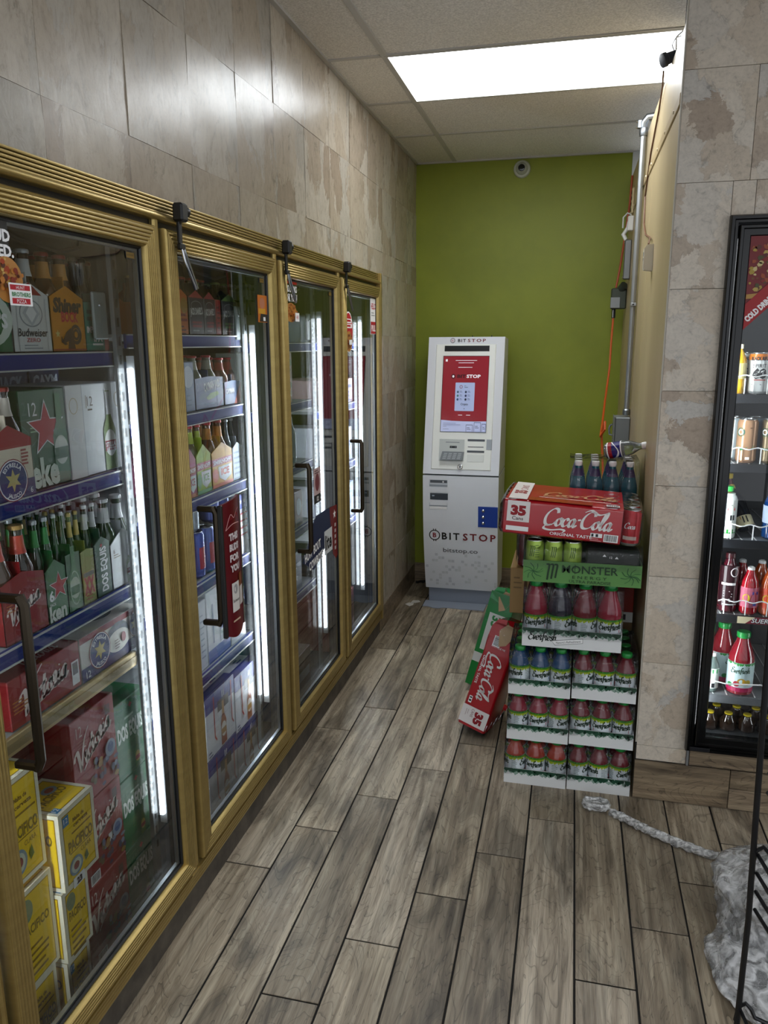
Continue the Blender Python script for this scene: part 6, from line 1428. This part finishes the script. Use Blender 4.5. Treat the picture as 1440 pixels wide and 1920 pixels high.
for i, (x, lab) in enumerate(((.578, 'white spritz can with orange top, front row of the top fridge shelf'), (.648, 'white spritz can with orange top, second in the front row of the top fridge shelf'), (.718, 'white spritz can with orange top, third in the front row of the top fridge shelf'))):
    t = can_thing(lab, x, YS2, z, .0325, .128, '#cfd3d2', lambda f: a60(f, .0325, .128), a0=-PI/2-.15, group='white spritz cans'); 
    use('colour_band', ('band',), lambda: MB().lathe([(.0328, .106), (.0328, .115), (.0300, .1245)], p('#d98a3c', .3), 20), t)
for i, x in enumerate((.548, .618)): can_thing(('first', 'second')[i] + ' can of the second row, white, behind the spritz cans', x, YS2+.066, z, .0325, .128, '#c9cdc8', lambda f: a60(f, .0325, .128), a0=-PI/2-.3)
z = FS[1]+.0015
def alat(c):
    def a(f): f.ell(-.016, .100, .014, .014, p('#1f5a44')); f.ring(-.016, .100, .009, .009, .003, W_); f.rect(.012, .112, .02, .116, p('#7a5a3a')); f.poly([(-.03, .055), (-.01, .040), (.02, .045), (.03, .058), (.01, .052), (-.01, .048)], p('#2f8a5a')); f.rect(.004, .012, .016, .020, W_)
    return a
for i, (x, c, lab) in enumerate(((.560, '#b88f6c', 'tan coffee can with green emblem in the front of the second fridge shelf'), (.632, '#7a6a4c', 'olive brown coffee can next to the tan one'), (.700, '#6a5238', 'dark coffee can at the right of the second fridge shelf'))):
    can_thing(lab, x, YS2-.008, z, .0315, .142, c, alat(c), a0=-PI/2-.35)
for i, (x, c) in enumerate(((.535, '#9aa5a8'), (.602, '#6d7a84'), (.668, '#5c6a70'))): can_thing(('pale', 'slate', 'dark slate')[i] + ' can in the row behind the coffee cans', x, YS2+.062, z, .0315, .142, c, None)
z = FS[2]+.0015
plastic('milk_bottle', 'white bottle with bright green cap and base, third fridge shelf', .520, YS2-.01, z, .030, .172, '#dfe4de', '#19b03c', '#e9ece6', lambda f, r, h: (f.rect(0-.05, h*.10, .05, h*.18, p('#19a03a'), 6), f.rect(.005, h*.36, .02, h*.46, K_), f.rect(-.005, h*.55, .02, h*.60, p('#c05a5a')), f.lines(-.01, h*.66, .03, 2, .006, .002, p('#7a8a7a'))), prof=[(.028, 0), (.030, .006), (.030, .130), (.026, .140), (.022, .144), (.022, .150)], lz=(.12, .75))
plastic('coffee_bottle', 'dark bottle with cream base tipped back behind the dividers', .592, YS2+.02, z+.021, .029, .165, '#14161c', '#d0b35a', '#d9cfae', lambda f, r, h: (f.rect(-.004, h*.1, .012, h*.24, K_), f.rect(-.03, h*.18, -.008, h*.25, p('#b5803c'))), lz=(.04, .26), rot=(-.55, -.35, 0))
plastic('blue_drink_bottle', 'deep blue sport drink at the right of the third fridge shelf', .664, YS2, z, .031, .180, '#0f3f7a', '#2a7fc0', '#c9d8ee', lambda f, r, h: f.ell(0, h*.45, .014, .018, p('#1f4aa0')))
plastic('juice_bottle', 'yellow-capped bottle at the back of the third fridge shelf', .545, YS2+.15, z, .030, .190, '#5a1a20', '#d9b92a', None)
z = FS[3]+.0015
def a_blk(f, r, h): f.ring(.012, h*.70, .014, .016, .003, W_); f.lines(-.02, h*.38, .03, 5, .009, .002, p('#c9c9c9')); f.rect(-.028, h*.48, .017, h*.52, W_, 4); f.rect(-.02, h*.14, .026, h*.16, W_, 4)
plastic('sport_drink_bottle', 'clear dark red sport drink, first on the fourth fridge shelf', .546, YS2-.004, z, .032, .205, '#4a1420', '#3a1218', '#2a0f16', a_blk, lz=(.12, .80))
def a_kid(c1):
    def a(f, r, h): f.ell(-.014, h*.36, .012, .014, p('#e9d24a')); f.poly([(-.005, h*.25), (.02, h*.28), (.018, h*.48), (.002, h*.44)], p(c1)); f.rect(.008, h*.20, .02, h*.28, p('#4a5ab0')); f.rect(.004, h*.44, .024, h*.50, p('#3a4ab0'))
    return a
for i, (x, c, l2, lab) in enumerate(((.612, '#a81424', '#e08aa0', 'small red kids drink with white sport cap and pink label'), (.674, '#c5541c', '#e0602c', 'small orange kids drink with white sport cap'), (.736, '#a81424', '#e08aa0', 'small red kids drink at the right of the orange one'))):
    plastic('kids_drink_bottle', lab, x, YS2-.012, z, .0300, .163, c, '#eef0f0', l2, a_kid('#c02a3a' if i == 0 else '#e9e0d0'), lz=(.16, .58), sport=True)
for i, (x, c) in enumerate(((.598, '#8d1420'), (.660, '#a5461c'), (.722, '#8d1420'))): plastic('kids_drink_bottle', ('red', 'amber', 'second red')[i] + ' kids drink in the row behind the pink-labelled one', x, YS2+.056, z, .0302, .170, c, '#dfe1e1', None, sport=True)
z = FS[4]+.0015
def big_juice(lab, x, y, kind, rz, group=None):
    t = thing('juice_bottle', lab, 'bottle', (x, y, z), group=group); r, h = .0425, .222
    o = use('bottle_body', ('bjb', kind), lambda: MB().lathe(juice_prof(r, h), mat({'red': '#8d1a28'}.get(kind, kind), .08, coat=.6), 24), t)
    use('cap', ('bjc',), lambda: MB().lathe([(r*.50, h*.905), (r*.53, h*.92), (r*.53, h*.975), (r*.48, h*.995), (r*.2, h)], mat('#1c9a44', .3), 20), t)
    b = MB().lathe([(r+.0005, h*.06), (r+.0005, h*.53)], p('#cfe2e4', .35), 26); f = cylface(b, r, 0, rz, .0010)
    f.leaves(-.05, .06, h*.53, .012, p('#4aa05a'), 14, 3); f.script('Everfresh', -.030, h*.36, .066, p('#16402c'), .06, .10, .32, .15)
    f.rect(-.05, h*.06, .06, h*.13, p('#c02a6a'), 8); f.ell(.008, h*.23, .014, .012, p('#d9b23a')); f.ell(.028, h*.22, .010, .010, p('#d9c25a')); f.ell(-.008, h*.19, .010, .010, p('#b0304a')); f.ell(-.03, h*.16, .009, .008, p('#3a9a5a'))
    b.build('label', t, 0, recalc=False)
big_juice('large red juice bottle with leafy label standing in front, fifth fridge shelf', .612, YS2, 'red', -PI/2-.25)
big_juice('large red juice bottle behind the front one, fifth fridge shelf', .566, YS2+.085, 'red', -PI/2+.8)
big_juice('large juice bottle, dark, at the right of the fifth fridge shelf', .742, YS2+.05, '#1c2a3a', -PI/2)
plastic('drink_bottle', 'pale bottle with green band at the fridge jamb, fifth shelf', .518, YS2-.01, z, .024, .14, '#5a6a66', '#d5d8d8', '#dfe6e2', lambda f, r, h: (f.rect(-.03, h*.5, .03, h*.6, p('#3a9a5a'), 4), f.rect(-.002, h*.12, .008, h*.24, K_)), lz=(.1, .62))
# yellow-capped bottles on the fridge floor, only their tops show
z = FZ0+.036
NM = ('first', 'second', 'third', 'fourth')
for n, (x, y) in enumerate(((.528, 0), (.590, 0), (.652, 0), (.714, 0), (.560, .06), (.628, .06), (.692, .06), (.600, .12), (.664, .12))):
    row, q = ('front', n) if n < 4 else (('middle', n-4) if n < 7 else ('back', n-7))
    plastic('cold_tea_bottle', 'short dark bottle with yellow cap, %s of the %s row on the fridge floor' % (NM[q], row), x, YS2+.01+y, z, .028, .062, '#2a1c12', '#d9c22a', None, group='yellow-capped bottles on the fridge floor',
            prof=[(.024, 0), (.028, .004), (.028, .035), (.018, .048), (.015, .055)])
# ------------------------------------------------------------------ on the floor and at the right edge
# bundle of stretch wrap with its twisted tail
def lump(cx, cy, rx, ry, rz, seed, n=96, m=60, amp=.16):
    vs = []; fs = []
    for i in range(m+1):
        ph = PI*i/m
        for j in range(n):
            th = 2*PI*j/n; d = V((math.sin(ph)*math.cos(th), math.sin(ph)*math.sin(th), math.cos(ph)))
            k = 1 + amp*noise.noise(d*1.7+V((seed, 0, 0))) + amp*.55*noise.noise(d*4.2+V((0, seed, 0))) + amp*.45*abs(noise.noise(d*9+V((0, 0, seed)))) - amp*.22*abs(noise.noise(V((d.x*22, d.y*22, d.z*9))+V((seed, 0, seed))))
            z = max(d.z*rz*k + rz*.80, .002+.002*abs(noise.noise(d*6)))
            vs.append((cx+d.x*rx*k, cy+d.y*ry*k, z))
    for i in range(m):
        for j in range(n): a = i*n+j; c = i*n+(j+1) % n; fs.append((a, c, c+n, a+n))
    return vs, fs
t = thing('stretch_wrap_bundle', 'heap of crumpled clear stretch wrap on the floor by the black rack', 'plastic wrap', (.62, 1.98, 0))
b = MB(); vs, fs = lump(.03, .02, .215, .225, .125, 3.1); b.add(vs, fs, M['bag']); b.build('wrap_ball', t, 60)
b = MB(); vs, fs = lump(-.10, -.13, .11, .17, .055, 8.4); b.add(vs, fs, M['bag']); b.build('loose_fold', t, 60)
b = MB(); vs, fs = lump(.02, .01, .17, .18, .10, 5.7, 60, 40, .25); b.add(vs, fs, M['bag']); b.build('inner_fold', t, 60)
P = [(.585, 2.21, .10), (.575, 2.33, .012), (.49, 2.335, .012), (.40, 2.37, .014), (.31, 2.42, .015), (.24, 2.47, .014), (.19, 2.505, .012)]
Ps = []
for q, r in zip(P, P[1:]):
    for k in range(8): Ps.append(tuple(q[a]+(r[a]-q[a])*k/8 for a in range(3)))
b = MB()
for s in range(4):
    pts = []
    for i, q in enumerate(Ps):
        a = i*.55+s*PI/2; w = .007+.004*noise.noise(V((i*.3, s, 0))); pts.append((q[0]+w*math.cos(a), q[1]+w*math.cos(a)*.6, max(q[2]+w*math.sin(a), .007)))
    b.tube(pts, [.0085+.004*noise.noise(V((i*.5, s*3, 1))) for i in range(len(pts))], M['strand'], 7)
b.build('twisted_tail', t, 60, loc=(-.62, -1.98, 0))
b = MB()
for s in range(6):
    pts = []
    for i in range(11):
        a = 2*PI*i/10+s; pts.append((.145+.042*math.cos(a)+.012*noise.noise(V((s, i*.7, 0))), 2.525+.024*math.sin(a)+.010*noise.noise(V((i*.7, s, 2))), .012+.010*abs(noise.noise(V((i*.4, s, 5))))+.003*s))
    b.tube(pts, .0065, M['strand'], 6)
b.build('tail_knot', t, 60, loc=(-.62, -1.98, 0))

# black wire display rack, its near left post cutting the picture's right edge
rk = thing('wire_rack', 'black wire display rack at the right edge of the picture', 'rack', (.43, 1.62, 0))
BK = M['dark_metal']; bk = mat('#0f1013', .4)
b = MB(); b.tube([(.0, 0, .0), (.0, 0, .35), (-.008, 0, .62), (-.016, 0, .9), (-.02, 0, 1.1)], .0065, bk, 10); b.build('post', rk)
b = MB(); b.tube([(.50, 0, .0), (.50, 0, .6), (.50, 0, 1.1)], .0065, bk, 10); b.build('post', rk)
b = MB(); b.tube([(.02, -.42, .0), (.02, -.42, .6), (.0, -.42, 1.1)], .0065, bk, 10); b.build('post', rk)
b = MB(); b.tube([(.50, -.42, .0), (.50, -.42, .6), (.50, -.42, 1.1)], .0065, bk, 10); b.build('post', rk)
for z in (.135, .535, .82):
    b = MB()
    # hooked corner and the front lip
    if z < .8: b.tube([(-.004, 0, z-.05), (.0, 0, z-.012), (.014, 0, z), (.026, -.002, z-.012), (.034, -.006, z-.028), (.06, -.01, z-.034), (.50, -.01, z-.034)], .0048, bk, 8)
    for k in range(4):
        zz = z-.02-k*.045
        if zz < .02: continue
        b.tube([(.004+.002*k, 0, zz), (.022+.004*k, -.10, zz-.004), (.10, -.42, zz-.03)], .0042, bk, 6)
        b.tube([(.50, 0, zz), (.50, -.42, zz-.03)], .0042, bk, 6)
    for k in range(12): b.tube([(.05+k*.04, -.01, z-.036), (.05+k*.04, -.42, z-.06)], .0028, bk, 5)
    b.build('wire_tray', rk)
t = thing('spray_bottle', 'blue and white bottle standing on the upper tray of the black rack', 'bottle', (.497, 1.572, .5045))
MB().lathe([(.026, 0), (.030, .005), (.030, .045)], mat('#15171c', .3), 18).build('dark_foot', t)
MB().lathe([(.0302, .045), (.0302, .082)], mat('#1c6fb5', .3), 18).build('blue_band', t)
MB().lathe([(.030, .082), (.028, .100), (.016, .118), (.012, .13)], mat('#d9d5d2', .3), 18, ms=[mat('#c9453a', .3), mat('#d9d5d2', .3), mat('#d9d5d2', .3)]).build('bottle_top', t)
